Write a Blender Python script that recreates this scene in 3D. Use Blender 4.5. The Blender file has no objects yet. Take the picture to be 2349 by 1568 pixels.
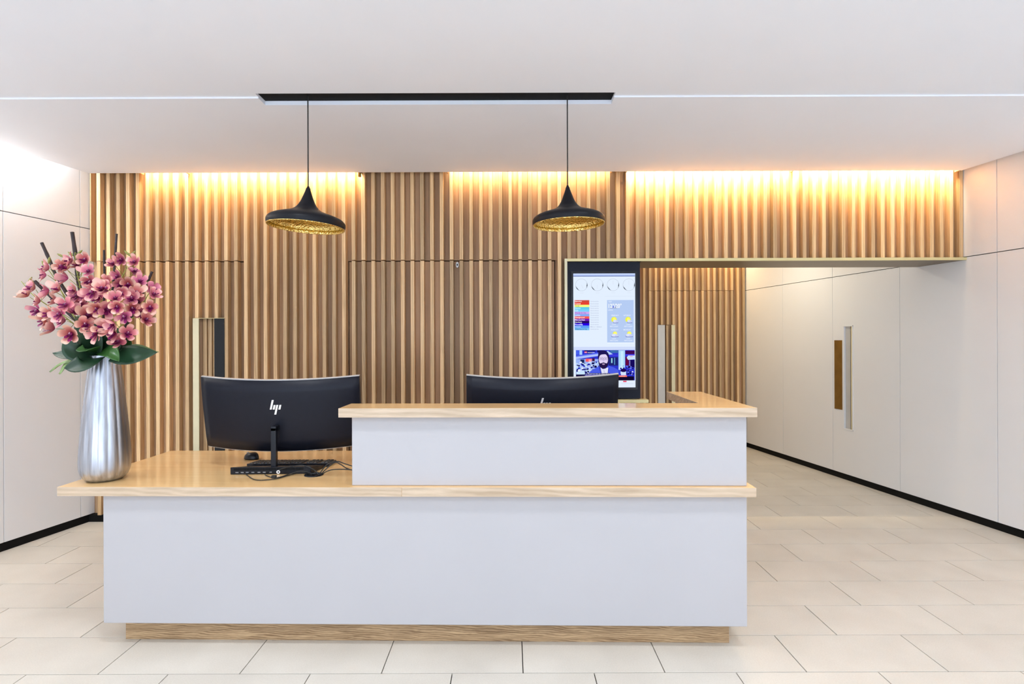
import bpy, bmesh, math, random
from mathutils import Vector, Matrix, Euler

sc = bpy.context.scene
C = sc.collection
R = math.radians
random.seed(7)

# ------------------------------------------------------------------ camera
F, CX, CY, H, TH = 1305.0, 1168.0, 778.0, 1.41, 0.0033
cam_d = bpy.data.cameras.new('camera')
cam_d.sensor_width = 36.0
cam_d.lens = F / 2349 * 36
cam_d.shift_x = (1174.5 - CX) / 2349
cam_d.shift_y = -(784 - CY) / 2349
cam_d.clip_start = 0.05
cam = bpy.data.objects.new('camera', cam_d)
C.objects.link(cam)
cam.matrix_world = Matrix.Translation((0, 0, H)) @ Matrix.Rotation(R(90), 4, 'X') @ Matrix.Rotation(-TH, 4, 'Z')
sc.camera = cam
sc.view_settings.view_transform = 'Standard'
sc.view_settings.look = 'None'
sc.view_settings.exposure = 0.08
sc.view_settings.gamma = 1.0
sc.view_settings.use_curve_mapping = False

sc.cycles.adaptive_threshold = 0.08
sc.cycles.adaptive_min_samples = 16
sc.cycles.max_bounces = 8
sc.cycles.diffuse_bounces = 5
sc.cycles.glossy_bounces = 3
sc.cycles.transmission_bounces = 2
sc.cycles.caustics_reflective = False
sc.cycles.caustics_refractive = False

# ------------------------------------------------------------------ world and large lights
w = bpy.data.worlds.new('world')
sc.world = w
w.use_nodes = True
w.node_tree.nodes['Background'].inputs[0].default_value = (0.86, 0.91, 1.0, 1)
w.node_tree.nodes['Background'].inputs[1].default_value = 0.5


def area(name, loc, rot, sx, sy, power, col, shape='RECTANGLE', spread=180):
    l = bpy.data.lights.new(name, 'AREA')
    l.shape = shape
    l.size = sx
    l.size_y = sy
    l.energy = power
    l.color = col
    l.spread = R(spread)
    o = bpy.data.objects.new(name, l)
    C.objects.link(o)
    o.location = loc
    o.rotation_euler = rot
    return o


# daylight through the glazed front behind the camera
area('daylight_glazing', (0, -3.4, 1.2), (R(128), 0, 0), 7.6, 2.3, 205, (0.66, 0.80, 1.0))
# unseen downlights added in front of the desk to brighten floor and ceiling
for dx in (-3.1, -1.1, 1.1, 3.1):
    for dy in (-1.5, 0.3, 1.8):
        area('added_downlight', (dx, dy, 2.69), (0, 0, 0), 0.3, 0.3, 12.5, (0.88, 0.93, 1.0), 'DISK', 150)

WARM = (1.0, 0.76, 0.44)

# ------------------------------------------------------------------ helpers


def unroll(px, py):
    x, y = px - CX, py - CY
    return x - y * TH, y + x * TH


def at(px, py, Y):
    """pixel of the photograph at depth Y -> world point"""
    x, y = unroll(px, py)
    return Vector((x * Y / F, Y, H - y * Y / F))


def on(px, py, z):
    """pixel of the photograph on the horizontal plane z -> world point"""
    x, y = unroll(px, py)
    Y = (H - z) * F / y
    return Vector((x * Y / F, Y, z))


class MB:
    def __init__(s):
        s.v, s.f, s.m = [], [], []
        s.smooth = False

    def add(s, vs, fs, mi=0):
        n = len(s.v)
        s.v += [tuple(p) for p in vs]
        s.f += [tuple(i + n for i in f) for f in fs]
        s.m += [mi] * len(fs)
        return s

    def box(s, x0, x1, y0, y1, z0, z1, mi=0):
        return s.prism([(x0, y0), (x1, y0), (x1, y1), (x0, y1)], z0, z1, mi)

    def prism(s, poly, z0, z1, mi=0):
        n = len(poly)
        vs = [(p[0], p[1], z0) for p in poly] + [(p[0], p[1], z1) for p in poly]
        fs = [tuple(range(n))[::-1], tuple(range(n, 2 * n))]
        fs += [(i, (i + 1) % n, n + (i + 1) % n, n + i) for i in range(n)]
        return s.add(vs, fs, mi)

    def lathe(s, prof, n=48, mi=0, cx=None, flute=None):
        vs, fs = [], []
        for k, (r, z) in enumerate(prof):
            ox = cx(z) if cx else 0
            for i in range(n):
                a = 2 * math.pi * i / n
                rr = r * (flute(a, z) if flute else 1)
                vs.append((rr * math.cos(a) + ox, rr * math.sin(a), z))
        for k in range(len(prof) - 1):
            for i in range(n):
                j = (i + 1) % n
                fs.append((k * n + i, k * n + j, (k + 1) * n + j, (k + 1) * n + i))
        return s.add(vs, fs, mi)

    def tube(s, pts, r, n=8, mi=0, caps=True):
        pts = [Vector(p) for p in pts]
        rs = r if isinstance(r, (list, tuple)) else [r] * len(pts)
        vs, fs = [], []
        up = None
        for i, p in enumerate(pts):
            t = (pts[min(i + 1, len(pts) - 1)] - pts[max(i - 1, 0)]).normalized()
            if up is None:
                up = Vector((0, 0, 1)) if abs(t.z) < 0.9 else Vector((1, 0, 0))
            a = t.cross(up).normalized()
            b = a.cross(t).normalized()
            up = b
            for k in range(n):
                q = 2 * math.pi * k / n
                vs.append(p + (a * math.cos(q) + b * math.sin(q)) * rs[i])
        for i in range(len(pts) - 1):
            for k in range(n):
                j = (k + 1) % n
                fs.append((i * n + k, i * n + j, (i + 1) * n + j, (i + 1) * n + k))
        if caps:
            fs.append(tuple(range(n))[::-1])
            fs.append(tuple(range((len(pts) - 1) * n, len(pts) * n)))
        return s.add(vs, fs, mi)

    def mesh(s, name, mats, smooth=False, bevel=0.0, fix=True, seg=2):
        me = bpy.data.meshes.new(name)
        me.from_pydata(s.v, [], s.f)
        for m in (mats if isinstance(mats, (list, tuple)) else [mats]):
            me.materials.append(m)
        me.polygons.foreach_set('material_index', s.m)
        if bevel or fix:
            bm = bmesh.new()
            bm.from_mesh(me)
            if fix:
                bmesh.ops.recalc_face_normals(bm, faces=bm.faces)
            if bevel:
                es = [e for e in bm.edges if len(e.link_faces) == 2 and e.calc_face_angle(0) > 0.6]
                bmesh.ops.bevel(bm, geom=es, offset=bevel, segments=seg, affect='EDGES', profile=0.5)
            bm.to_mesh(me)
            bm.free()
        if smooth:
            me.polygons.foreach_set('use_smooth', [True] * len(me.polygons))
        me.update()
        return me

    def build(s, name, mats, parent=None, smooth=False, bevel=0.0, fix=True):
        return obj(name, s.mesh(name, mats, smooth, bevel, fix), parent)


def obj(name, me, parent=None, loc=None, rot=None):
    o = bpy.data.objects.new(name, me)
    C.objects.link(o)
    if parent:
        o.parent = parent
    if loc is not None:
        o.location = loc
    if rot is not None:
        o.rotation_euler = rot
    return o


def tag(o, label=None, cat=None, group=None, kind=None):
    if label:
        o['label'] = label
    if cat:
        o['category'] = cat
    if group:
        o['group'] = group
    if kind:
        o['kind'] = kind
    return o


def thing(name, label, cat, loc=(0, 0, 0), rz=0, group=None):
    o = obj(name, None, None, loc, (0, 0, rz))
    o.empty_display_size = 0.1
    return tag(o, label, cat, group)


def copy_tree(o, parent=None):
    c = o.copy()
    C.objects.link(c)
    c.parent = parent
    for ch in list(o.children):
        copy_tree(ch, c)
    return c


def spline(pts, n=6):
    """Catmull-Rom through the points"""
    P = [Vector(p) for p in pts]
    P = [P[0] * 2 - P[1]] + P + [P[-1] * 2 - P[-2]]
    out = []
    for i in range(1, len(P) - 2):
        a, b, c, d = P[i - 1], P[i], P[i + 1], P[i + 2]
        for k in range(n):
            t = k / n
            out.append(0.5 * ((2 * b) + (c - a) * t + (2 * a - 5 * b + 4 * c - d) * t * t + (3 * b - a - 3 * c + d) * t ** 3))
    out.append(P[-2])
    return out


# ------------------------------------------------------------------ materials
def base_mat(name):
    m = bpy.data.materials.new(name)
    m.use_nodes = True
    return m, m.node_tree.nodes, m.node_tree.links, m.node_tree.nodes['Principled BSDF']


def mat(name, col, rough=0.5, metal=0.0, coat=0.0, spec=0.5, noise=None, bump=None):
    """noise=(scale, amount) varies the colour, bump=(scale, strength, distance)"""
    m, N, L, b = base_mat(name)
    b.inputs['Base Color'].default_value = (*col, 1)
    b.inputs['Roughness'].default_value = rough
    b.inputs['Metallic'].default_value = metal
    b.inputs['Coat Weight'].default_value = coat
    b.inputs['Coat Roughness'].default_value = 0.12
    b.inputs['Specular IOR Level'].default_value = spec
    tc = N.new('ShaderNodeTexCoord')
    if noise:
        n = N.new('ShaderNodeTexNoise')
        n.inputs['Scale'].default_value = noise[0]
        n.inputs['Detail'].default_value = 2
        L.new(tc.outputs['Object'], n.inputs['Vector'])
        mr = N.new('ShaderNodeMapRange')
        mr.inputs[1].default_value = 0.3
        mr.inputs[2].default_value = 0.7
        mr.inputs[3].default_value = 1 - noise[1]
        mr.inputs[4].default_value = 1 + noise[1]
        L.new(n.outputs[0], mr.inputs[0])
        mx = N.new('ShaderNodeMix')
        mx.data_type = 'RGBA'
        mx.blend_type = 'MULTIPLY'
        mx.inputs['Factor'].default_value = 1
        mx.inputs[6].default_value = (*col, 1)
        L.new(mr.outputs[0], mx.inputs[7])
        L.new(mx.outputs[2], b.inputs['Base Color'])
    if bump:
        n2 = N.new('ShaderNodeTexNoise')
        n2.inputs['Scale'].default_value = bump[0]
        n2.inputs['Detail'].default_value = 4
        L.new(tc.outputs['Object'], n2.inputs['Vector'])
        bp = N.new('ShaderNodeBump')
        bp.inputs['Strength'].default_value = bump[1]
        bp.inputs['Distance'].default_value = bump[2]
        L.new(n2.outputs[0], bp.inputs['Height'])
        L.new(bp.outputs[0], b.inputs['Normal'])
    return m


def wood(name, dark, light, axis='Z', across=40.0, along=1.6, rough=0.5, coat=0.0, vary=0.0, rings=0.0, fine=1.0):
    """oak: long streaks along AXIS; rings adds flame figure; vary shifts the tone from object to object"""
    m, N, L, b = base_mat(name)
    tc = N.new('ShaderNodeTexCoord')
    oi = N.new('ShaderNodeObjectInfo')
    vm = N.new('ShaderNodeVectorMath')
    vm.operation = 'MULTIPLY_ADD'
    cmb = N.new('ShaderNodeCombineXYZ')
    for i in range(3):
        L.new(oi.outputs['Random'], cmb.inputs[i])
    L.new(cmb.outputs[0], vm.inputs[0])
    vm.inputs[1].default_value = (17.3, 11.1, 23.7)
    L.new(tc.outputs['Object'], vm.inputs[2])
    mp = N.new('ShaderNodeMapping')
    s = [across] * 3
    s['XYZ'.index(axis)] = along
    mp.inputs['Scale'].default_value = s
    L.new(vm.outputs[0], mp.inputs['Vector'])
    n1 = N.new('ShaderNodeTexNoise')
    n1.inputs['Scale'].default_value = 1.0
    n1.inputs['Detail'].default_value = 5
    n1.inputs['Roughness'].default_value = 0.62
    n1.inputs['Distortion'].default_value = 0.6
    L.new(mp.outputs[0], n1.inputs['Vector'])
    fac = n1.outputs[0]
    if rings:
        mp2 = N.new('ShaderNodeMapping')
        s2 = [across * 0.45] * 3
        s2['XYZ'.index(axis)] = along * 1.1
        mp2.inputs['Scale'].default_value = s2
        L.new(vm.outputs[0], mp2.inputs['Vector'])
        wv = N.new('ShaderNodeTexWave')
        wv.wave_type = 'RINGS'
        wv.rings_direction = 'SPHERICAL'
        wv.inputs['Scale'].default_value = 1.4
        wv.inputs['Distortion'].default_value = 9.0
        wv.inputs['Detail'].default_value = 3
        wv.inputs['Detail Scale'].default_value = 0.8
        L.new(mp2.outputs[0], wv.inputs['Vector'])
        mm = N.new('ShaderNodeMix')
        mm.data_type = 'FLOAT'
        mm.inputs[0].default_value = rings
        L.new(fac, mm.inputs[2])
        L.new(wv.outputs[1], mm.inputs[3])
        fac = mm.outputs[0]
    cr = N.new('ShaderNodeValToRGB')
    cr.color_ramp.elements[0].position = 0.3
    cr.color_ramp.elements[1].position = 0.7
    cr.color_ramp.elements[0].color = (*dark, 1)
    cr.color_ramp.elements[1].color = (*light, 1)
    L.new(fac, cr.inputs[0])
    out = cr.outputs[0]
    if vary:
        mr = N.new('ShaderNodeMapRange')
        mr.inputs[3].default_value = 1 - vary
        mr.inputs[4].default_value = 1 + vary * 0.6
        L.new(oi.outputs['Random'], mr.inputs[0])
        mx = N.new('ShaderNodeMix')
        mx.data_type = 'RGBA'
        mx.blend_type = 'MULTIPLY'
        mx.inputs['Factor'].default_value = 1
        L.new(out, mx.inputs[6])
        L.new(mr.outputs[0], mx.inputs[7])
        out = mx.outputs[2]
    L.new(out, b.inputs['Base Color'])
    b.inputs['Roughness'].default_value = rough
    b.inputs['Coat Weight'].default_value = coat
    b.inputs['Coat Roughness'].default_value = 0.09
    if fine:
        bp = N.new('ShaderNodeBump')
        bp.inputs['Strength'].default_value = 0.25 * fine
        bp.inputs['Distance'].default_value = 0.0008
        L.new(n1.outputs[0], bp.inputs['Height'])
        L.new(bp.outputs[0], b.inputs['Normal'])
    return m


_em = {}


def emit(col, s=1.0):
    key = (col, s)
    if key not in _em:
        m = bpy.data.materials.new('screen_light')
        m.use_nodes = True
        N, L = m.node_tree.nodes, m.node_tree.links
        N.remove(N['Principled BSDF'])
        e = N.new('ShaderNodeEmission')
        c = [((x / 255 + 0.055) / 1.055) ** 2.4 if x > 10 else x / 255 / 12.92 for x in col]
        e.inputs[0].default_value = (*c, 1)
        e.inputs[1].default_value = s
        L.new(e.outputs[0], N['Material Output'].inputs[0])
        m.cycles.emission_sampling = 'NONE'
        _em[key] = m
    return _em[key]


M = {}
M['slat'] = wood('oak_slat', (0.59, 0.365, 0.17), (0.86, 0.605, 0.335), 'Z', 42, 1.3, 0.5, 0.0, 0.32, 0.25, fine=0)
M['slat_back_shaded'] = wood('oak_backing_shaded', (0.39, 0.23, 0.115), (0.56, 0.36, 0.21), 'Z', 30, 1.0, 0.55, 0.0, 0.28, fine=0)  # darker than the slats: shade of the gaps put into the colour
M['worktop'] = wood('oak_worktop', (0.80, 0.48, 0.19), (0.90, 0.60, 0.28), 'X', 22, 0.8, 0.32, 0.6, 0, 0.0, fine=0)
M['edge'] = wood('oak_edge', (0.43, 0.315, 0.205), (0.64, 0.50, 0.36), 'X', 24, 2.4, 0.45, 0.1, 0, 0.15, fine=0)
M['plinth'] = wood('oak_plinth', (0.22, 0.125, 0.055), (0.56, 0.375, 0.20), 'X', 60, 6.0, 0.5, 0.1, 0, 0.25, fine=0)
M['white'] = mat('white_lacquer', (0.455, 0.44, 0.448), 0.5, noise=(3, 0.012))
M['ceiling'] = mat('white_ceiling', (0.86, 0.885, 0.95), 0.85, noise=(2, 0.008))
M['panel'] = mat('white_wall_panel', (0.84, 0.84, 0.845), 0.40, noise=(1.3, 0.012))
M['gap'] = mat('dark_joint', (0.02, 0.018, 0.016), 0.8, noise=(20, 0.2))
M['black'] = mat('black_paint', (0.006, 0.006, 0.006), 0.6, spec=0.1, noise=(30, 0.1))
M['base'] = mat('black_baseboard', (0.005, 0.005, 0.005), 0.6, spec=0.15, noise=(12, 0.2))
M['brass'] = mat('pale_brass', (0.72, 0.62, 0.33), 0.38, 1.0, noise=(8, 0.06))
M['brass_flat'] = mat('satin_brass', (0.74, 0.68, 0.46), 0.45, 0.3, noise=(6, 0.04))
M['trim_brass'] = mat('golden_brass_trim', (0.72, 0.62, 0.32), 0.42, 0.4, noise=(6, 0.04))
M['soffit'] = mat('bronze_soffit', (0.17, 0.125, 0.07), 0.38, 0.5, noise=(6, 0.06))
M['gold_plate'] = mat('brown_brass_plate', (0.30, 0.17, 0.04), 0.35, 0.7, noise=(9, 0.15))
M['dark_reflection'] = mat('plate_dark_reflection', (0.008, 0.009, 0.011), 0.3, spec=0.3, noise=(9, 0.1))  # polished pull plate, its dark reflection put into the colour
M['pale_plate'] = mat('pale_metal_and_reflection', (0.58, 0.575, 0.56), 0.35, 0.2, noise=(9, 0.04))  # pale metal; on the far door's pull a bright reflection as colour
M['navy'] = mat('navy_black_housing', (0.008, 0.010, 0.022), 0.4, spec=0.2, noise=(9, 0.1))
M['shell'] = mat('black_monitor_shell', (0.009, 0.010, 0.017), 0.42, spec=0.22, noise=(40, 0.05))
M['gloss'] = mat('dark_gloss_plastic', (0.007, 0.008, 0.012), 0.28, spec=0.3, noise=(40, 0.05))
M['chrome'] = mat('polished_logo_metal', (0.92, 0.91, 0.90), 0.30, 0.35, noise=(50, 0.02))
M['rubber'] = mat('black_cable_rubber', (0.012, 0.012, 0.012), 0.45, noise=(60, 0.1))
M['port'] = mat('grey_port_metal', (0.30, 0.31, 0.33), 0.35, 0.7, noise=(60, 0.1))
M['white_tag'] = mat('white_print', (0.85, 0.85, 0.86), 0.6, noise=(60, 0.02))
M['key'] = mat('charcoal_keycap', (0.030, 0.030, 0.030), 0.45, noise=(60, 0.1))
M['glass'] = mat('screen_glass', (0.01, 0.01, 0.012), 0.08, noise=(10, 0.05))
M['lamp'] = mat('matt_black_lamp', (0.007, 0.007, 0.010), 0.45, spec=0.25, noise=(30, 0.1))
M['bulb'] = mat('frosted_bulb', (0.85, 0.80, 0.66), 0.35, noise=(30, 0.02))
M['stick'] = mat('dark_brown_bamboo', (0.030, 0.016, 0.015), 0.5, noise=(30, 0.35))
M['stem'] = mat('green_orchid_stem', (0.34, 0.36, 0.07), 0.5, noise=(30, 0.15))
M['bud'] = mat('olive_orchid_bud', (0.30, 0.29, 0.07), 0.5, noise=(40, 0.2))
M['lip'] = mat('magenta_orchid_lip', (0.19, 0.008, 0.085), 0.42, noise=(80, 0.45))
M['column'] = mat('cream_orchid_column', (0.80, 0.62, 0.60), 0.4, noise=(60, 0.1))
M['leaf'] = mat('dark_green_leaf', (0.014, 0.047, 0.020), 0.42, noise=(12, 0.3))
M['leaf2'] = mat('mid_green_leaf', (0.045, 0.14, 0.030), 0.32, noise=(12, 0.3))
M['leaf3'] = mat('pale_green_leaf', (0.22, 0.32, 0.12), 0.35, noise=(12, 0.3))

# tiles: light stone, speckled, each a little different
m, N, L, b = base_mat('stone_tile')
tc = N.new('ShaderNodeTexCoord')
oi = N.new('ShaderNodeObjectInfo')
ad = N.new('ShaderNodeVectorMath')
L.new(tc.outputs['Object'], ad.inputs[0])
L.new(oi.outputs['Location'], ad.inputs[1])
n1 = N.new('ShaderNodeTexNoise')
n1.inputs['Scale'].default_value = 160
n1.inputs['Detail'].default_value = 3
n2 = N.new('ShaderNodeTexNoise')
n2.inputs['Scale'].default_value = 3.2
n2.inputs['Detail'].default_value = 5
for n in (n1, n2):
    L.new(ad.outputs[0], n.inputs['Vector'])
mx = N.new('ShaderNodeMix')
mx.data_type = 'FLOAT'
mx.inputs[0].default_value = 0.6
L.new(n1.outputs[0], mx.inputs[2])
L.new(n2.outputs[0], mx.inputs[3])
cr = N.new('ShaderNodeValToRGB')
cr.color_ramp.elements[0].position = 0.32
cr.color_ramp.elements[1].position = 0.68
cr.color_ramp.elements[0].color = (0.55, 0.50, 0.425, 1)
cr.color_ramp.elements[1].color = (0.655, 0.605, 0.525, 1)
L.new(mx.outputs[0], cr.inputs[0])
mr = N.new('ShaderNodeMapRange')
mr.inputs[3].default_value = 0.965
mr.inputs[4].default_value = 1.03
L.new(oi.outputs['Random'], mr.inputs[0])
mu = N.new('ShaderNodeMix')
mu.data_type = 'RGBA'
mu.blend_type = 'MULTIPLY'
mu.inputs['Factor'].default_value = 1
L.new(cr.outputs[0], mu.inputs[6])
L.new(mr.outputs[0], mu.inputs[7])
L.new(mu.outputs[2], b.inputs['Base Color'])
b.inputs['Roughness'].default_value = 0.42
M['tile'] = m

# hammered brass inside the pendant shades
m, N, L, b = base_mat('hammered_brass')
b.inputs['Base Color'].default_value = (0.95, 0.70, 0.24, 1)
b.inputs['Metallic'].default_value = 1
b.inputs['Roughness'].default_value = 0.22
tc = N.new('ShaderNodeTexCoord')
vo = N.new('ShaderNodeTexVoronoi')
vo.inputs['Scale'].default_value = 110
L.new(tc.outputs['Object'], vo.inputs['Vector'])
bp = N.new('ShaderNodeBump')
bp.inputs['Strength'].default_value = 0.9
bp.inputs['Distance'].default_value = 0.004
L.new(vo.outputs[0], bp.inputs['Height'])
L.new(bp.outputs[0], b.inputs['Normal'])
M['hammered'] = m

# vase: cast aluminium with vertical streaks
m, N, L, b = base_mat('cast_aluminium')
b.inputs['Metallic'].default_value = 0.95
b.inputs['Roughness'].default_value = 0.33
tc = N.new('ShaderNodeTexCoord')
mp = N.new('ShaderNodeMapping')
mp.inputs['Scale'].default_value = (55, 55, 2.5)
L.new(tc.outputs['Object'], mp.inputs['Vector'])
n1 = N.new('ShaderNodeTexNoise')
n1.inputs['Scale'].default_value = 1
n1.inputs['Detail'].default_value = 5
L.new(mp.outputs[0], n1.inputs['Vector'])
cr = N.new('ShaderNodeValToRGB')
cr.color_ramp.elements[0].position = 0.3
cr.color_ramp.elements[1].position = 0.65
cr.color_ramp.elements[0].color = (0.33, 0.33, 0.36, 1)
cr.color_ramp.elements[1].color = (0.55, 0.56, 0.60, 1)
L.new(n1.outputs[0], cr.inputs[0])
L.new(cr.outputs[0], b.inputs['Base Color'])
bp = N.new('ShaderNodeBump')
bp.inputs['Strength'].default_value = 0.35
bp.inputs['Distance'].default_value = 0.003
L.new(n1.outputs[0], bp.inputs['Height'])
L.new(bp.outputs[0], b.inputs['Normal'])
M['vase'] = m

# orchid petals: rose towards the throat, peach at the rim (object space radius)
m, N, L, b = base_mat('orchid_petal')
tc = N.new('ShaderNodeTexCoord')
ln = N.new('ShaderNodeVectorMath')
ln.operation = 'LENGTH'
L.new(tc.outputs['Object'], ln.inputs[0])
cr = N.new('ShaderNodeValToRGB')
cr.color_ramp.elements[0].position = 0.004
cr.color_ramp.elements[1].position = 0.040
cr.color_ramp.elements[0].color = (0.38, 0.04, 0.12, 1)
cr.color_ramp.elements[1].color = (0.86, 0.50, 0.42, 1)
e = cr.color_ramp.elements.new(0.018)
e.color = (0.58, 0.13, 0.17, 1)
e = cr.color_ramp.elements.new(0.033)
e.color = (0.70, 0.25, 0.24, 1)
L.new(ln.outputs['Value'], cr.inputs[0])
oi = N.new('ShaderNodeObjectInfo')
hs = N.new('ShaderNodeHueSaturation')
mr = N.new('ShaderNodeMapRange')
mr.inputs[3].default_value = 0.46
mr.inputs[4].default_value = 0.525
L.new(oi.outputs['Random'], mr.inputs[0])
L.new(mr.outputs[0], hs.inputs['Hue'])
L.new(cr.outputs[0], hs.inputs['Color'])
L.new(hs.outputs[0], b.inputs['Base Color'])
b.inputs['Roughness'].default_value = 0.45
M['petal'] = m

# ------------------------------------------------------------------ room shell dimensions
YS = 4.42          # front of the slats
YB = 4.48          # face of their backing
YC = 4.33          # rear edge of the room's ceiling
YF = 7.40          # far wall of the corridor
ZC = 2.684         # ceiling over the desk
ZN = 2.692         # ceiling in front of the step
YSTEP = 3.0
ZJ = 2.027         # joint above the doors
PITCH, X0, SW, SD = 0.0762, -0.903, 0.028, 0.06
BB = 0.055
ZT = 2.88


def wl(Y):
    return -4.16 + 0.2 * Y


def wr(Y):
    return 4.20 - 0.15 * Y


# ------------------------------------------------------------------ floor: every tile a piece
fl = MB()
fl.box(-4.9, 5.0, -3.6, YF + 0.2, -0.08, -0.0105)
floor = fl.build('floor', M['gap'])
tag(floor, 'pale beige stone tiles laid in a running bond', kind='structure')
TW, TD, G = 0.6, 0.3, 0.004
tm = MB().box(-TW / 2 + G / 2, TW / 2 - G / 2, -TD / 2 + G / 2, TD / 2 - G / 2, -0.010, 0).mesh('tile', M['tile'], bevel=0.0008)
rows = []
far_mb = MB()
k = -21
for r in range(-21, 17):
    y0 = 2.706 + TD * (r - 1)
    yc = y0 + TD / 2
    ph = 0.0545 + (0.3 if r % 2 else 0.0)       # joints of this row
    for c in range(-9, 10):
        xc = ph + TW * c + TW / 2
        ya, yb = y0, y0 + TD
        if xc + TW / 2 < min(wl(ya), wl(yb)) - 0.02 or xc - TW / 2 > max(wr(ya), wr(yb)) + 0.02 or yb > YF + 0.3:
            continue
        if yc > 4.6 and xc + TW / 2 < 0.9:
            continue
        hidden = (-1.75 < xc < 0.75 and 2.9 < yc < 4.4)
        if yc > 1.95 and not hidden:
            obj('tile', tm, floor, (xc, yc, 0))
        else:
            far_mb.box(xc - TW / 2 + G / 2, xc + TW / 2 - G / 2, y0 + G / 2, y0 + TD - G / 2, -0.010, 0)
rest = far_mb.build('tiles_out_of_view', M['tile'], floor)
rest['kind'] = 'stuff'

# ------------------------------------------------------------------ ceiling with its step, slot and cove
GAPW = 0.10
SX0, SX1, SY0, SY1 = -1.318, 0.558, 2.96, 3.085


def cl(Y):
    return wl(Y) + GAPW


def crr(Y):
    return wr(Y) - GAPW


ce = MB()
TOP = 2.92
ce.prism([(cl(-3.5), -3.5), (crr(-3.5), -3.5), (crr(SY0), SY0), (cl(SY0), SY0)], ZN, TOP)
ce.prism([(cl(SY0), SY0), (SX0, SY0), (SX0, YSTEP), (cl(YSTEP), YSTEP)], ZN, TOP)
ce.prism([(SX1, SY0), (crr(SY0), SY0), (crr(YSTEP), YSTEP), (SX1, YSTEP)], ZN, TOP)
ce.prism([(cl(YSTEP), YSTEP), (SX0, YSTEP), (SX0, SY1), (cl(SY1), SY1)], ZC, TOP)
ce.prism([(SX1, YSTEP), (crr(YSTEP), YSTEP), (crr(SY1), SY1), (SX1, SY1)], ZC, TOP)
ce.prism([(cl(SY1), SY1), (crr(SY1), SY1), (crr(YC), YC), (cl(YC), YC)], ZC, TOP)
ce.prism([(-4.9, -3.5), (5.0, -3.5), (3.9, 5.0), (-3.6, 5.0)], TOP, TOP + 0.05)      # lid over the coves
ce.prism([(0.98, 4.86), (wr(4.86), 4.86), (wr(YF), YF), (0.98, YF)], ZC, ZC + 0.1)   # corridor ceiling
ceiling = ce.build('ceiling', M['ceiling'])
tag(ceiling, 'white plaster ceiling with a small step and a slot', kind='structure')

ch = thing('ceiling_channel', 'long black recessed channel in the ceiling from which the pendants hang', 'ceiling channel', (SX0, SY0, 2.706))
MB().box(0.0005, SX1 - SX0 - 0.0005, 0.0005, SY1 - SY0 - 0.0005, 0, 0.03).build('channel_plate', M['black'], ch)

# ------------------------------------------------------------------ side walls: panels on a dark ground, black base
def side(f, Y0, Y1, z0, z1, t0, t1, sgn):
    """prism along a splayed wall; t0,t1 = offsets out of the room"""
    return [(f(Y0) + sgn * t0, Y0), (f(Y1) + sgn * t0, Y1), (f(Y1) + sgn * t1, Y1), (f(Y0) + sgn * t1, Y0)]


def side_wall(name, f, sgn, y0, y1, joints, label, special=(), zj=2.037):
    root = MB().prism(side(f, y0, y1, 0, 0, 0.022, 0.12, sgn), 0.0, TOP).build(name, M['gap'])
    tag(root, label, kind='structure')
    g = 0.0022
    for i in range(len(joints) - 1):
        a, b2 = joints[i], joints[i + 1]
        for z0, z1 in ((BB + 0.004, zj - 0.003), (zj + 0.003, TOP)):
            if (i, z0 < 1) in special:
                continue
            MB().prism(side(f, a + g, b2 - g, 0, 0, 0.0, 0.0215, sgn), z0, z1).build('panel', M['panel'], root, bevel=0.0008)
    bb = MB().prism(side(f, y0, y1, 0, 0, 0.006, 0.0218, sgn), 0.0, BB).build('baseboard_' + name.split('_')[1], M['base'])
    tag(bb, 'black recessed baseboard under the %s white panels' % name.split('_')[1], kind='structure')
    return root


JL = [-3.5, -2.7, -1.88, -1.06, -0.24, 0.58, 1.39, 2.20, 3.01, 3.82, 4.362, 4.478]
JR = [-3.5, -3.33, -2.49, -1.65, -0.81, 0.03, 0.86, 1.69, 2.52, 3.35, 4.167, 5.02, 5.845, 6.656, 7.458]
wall_left = side_wall('wall_left', wl, -1, -3.5, 5.0, JL, 'white lacquered panel wall on the left', zj=2.282)
wall_right = side_wall('wall_right', wr, 1, -3.5, YF + 0.1, JR, 'white lacquered panel wall running back into the corridor', special=((11, True),))

# white door leaf in the right wall, with slot window and pull
DY0, DY1 = 5.02 + 0.0022, 5.845 - 0.0022


def ypx(px):
    a = (px - CX) / F
    return 4.20 / (a + 0.15)


door_4 = None
# slot opening from photograph: x 1936..1954, y 745..987 on the wall
ws0, ws1 = ypx(1957), ypx(1935)
wz1 = at(1945, 746, ypx(1945)).z
wz0 = at(1945, 986, ypx(1945)).z
ps0, ps1 = ypx(1932), ypx(1914.5)
pz1 = at(1923, 780, ypx(1923)).z
pz0 = at(1923, 938, ypx(1923)).z
d4 = MB()
for (a, b2, z0, z1) in ((DY0, ws0, BB + 0.004, 2.034), (ws1, DY1, BB + 0.004, 2.034), (ws0, ws1, BB + 0.004, wz0), (ws0, ws1, wz1, 2.034)):
    d4.prism(side(wr, a, b2, 0, 0, 0.0, 0.0215, 1), z0, z1)
door_4 = d4.build('door_4', M['panel'])
tag(door_4, 'white flush door in the right wall with a slot window and brown pull plate', kind='structure')
fr = MB()
e = 0.010
for (a, b2, z0, z1) in ((ws0, ws0 + e, wz0, wz1), (ws1 - e, ws1, wz0, wz1), (ws0, ws1, wz0, wz0 + e), (ws0, ws1, wz1 - e, wz1)):
    fr.prism(side(wr, a, b2, 0, 0, -0.004, 0.021, 1), z0, z1)
wf = fr.build('window_frame', M['panel'], door_4)
MB().prism(side(wr, ws0 + e, ws1 - e, 0, 0, 0.012, 0.0215, 1), wz0 + e, wz1 - e).build('window_pane', M['pale_plate'], door_4)
mid = ws0 + e
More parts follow.
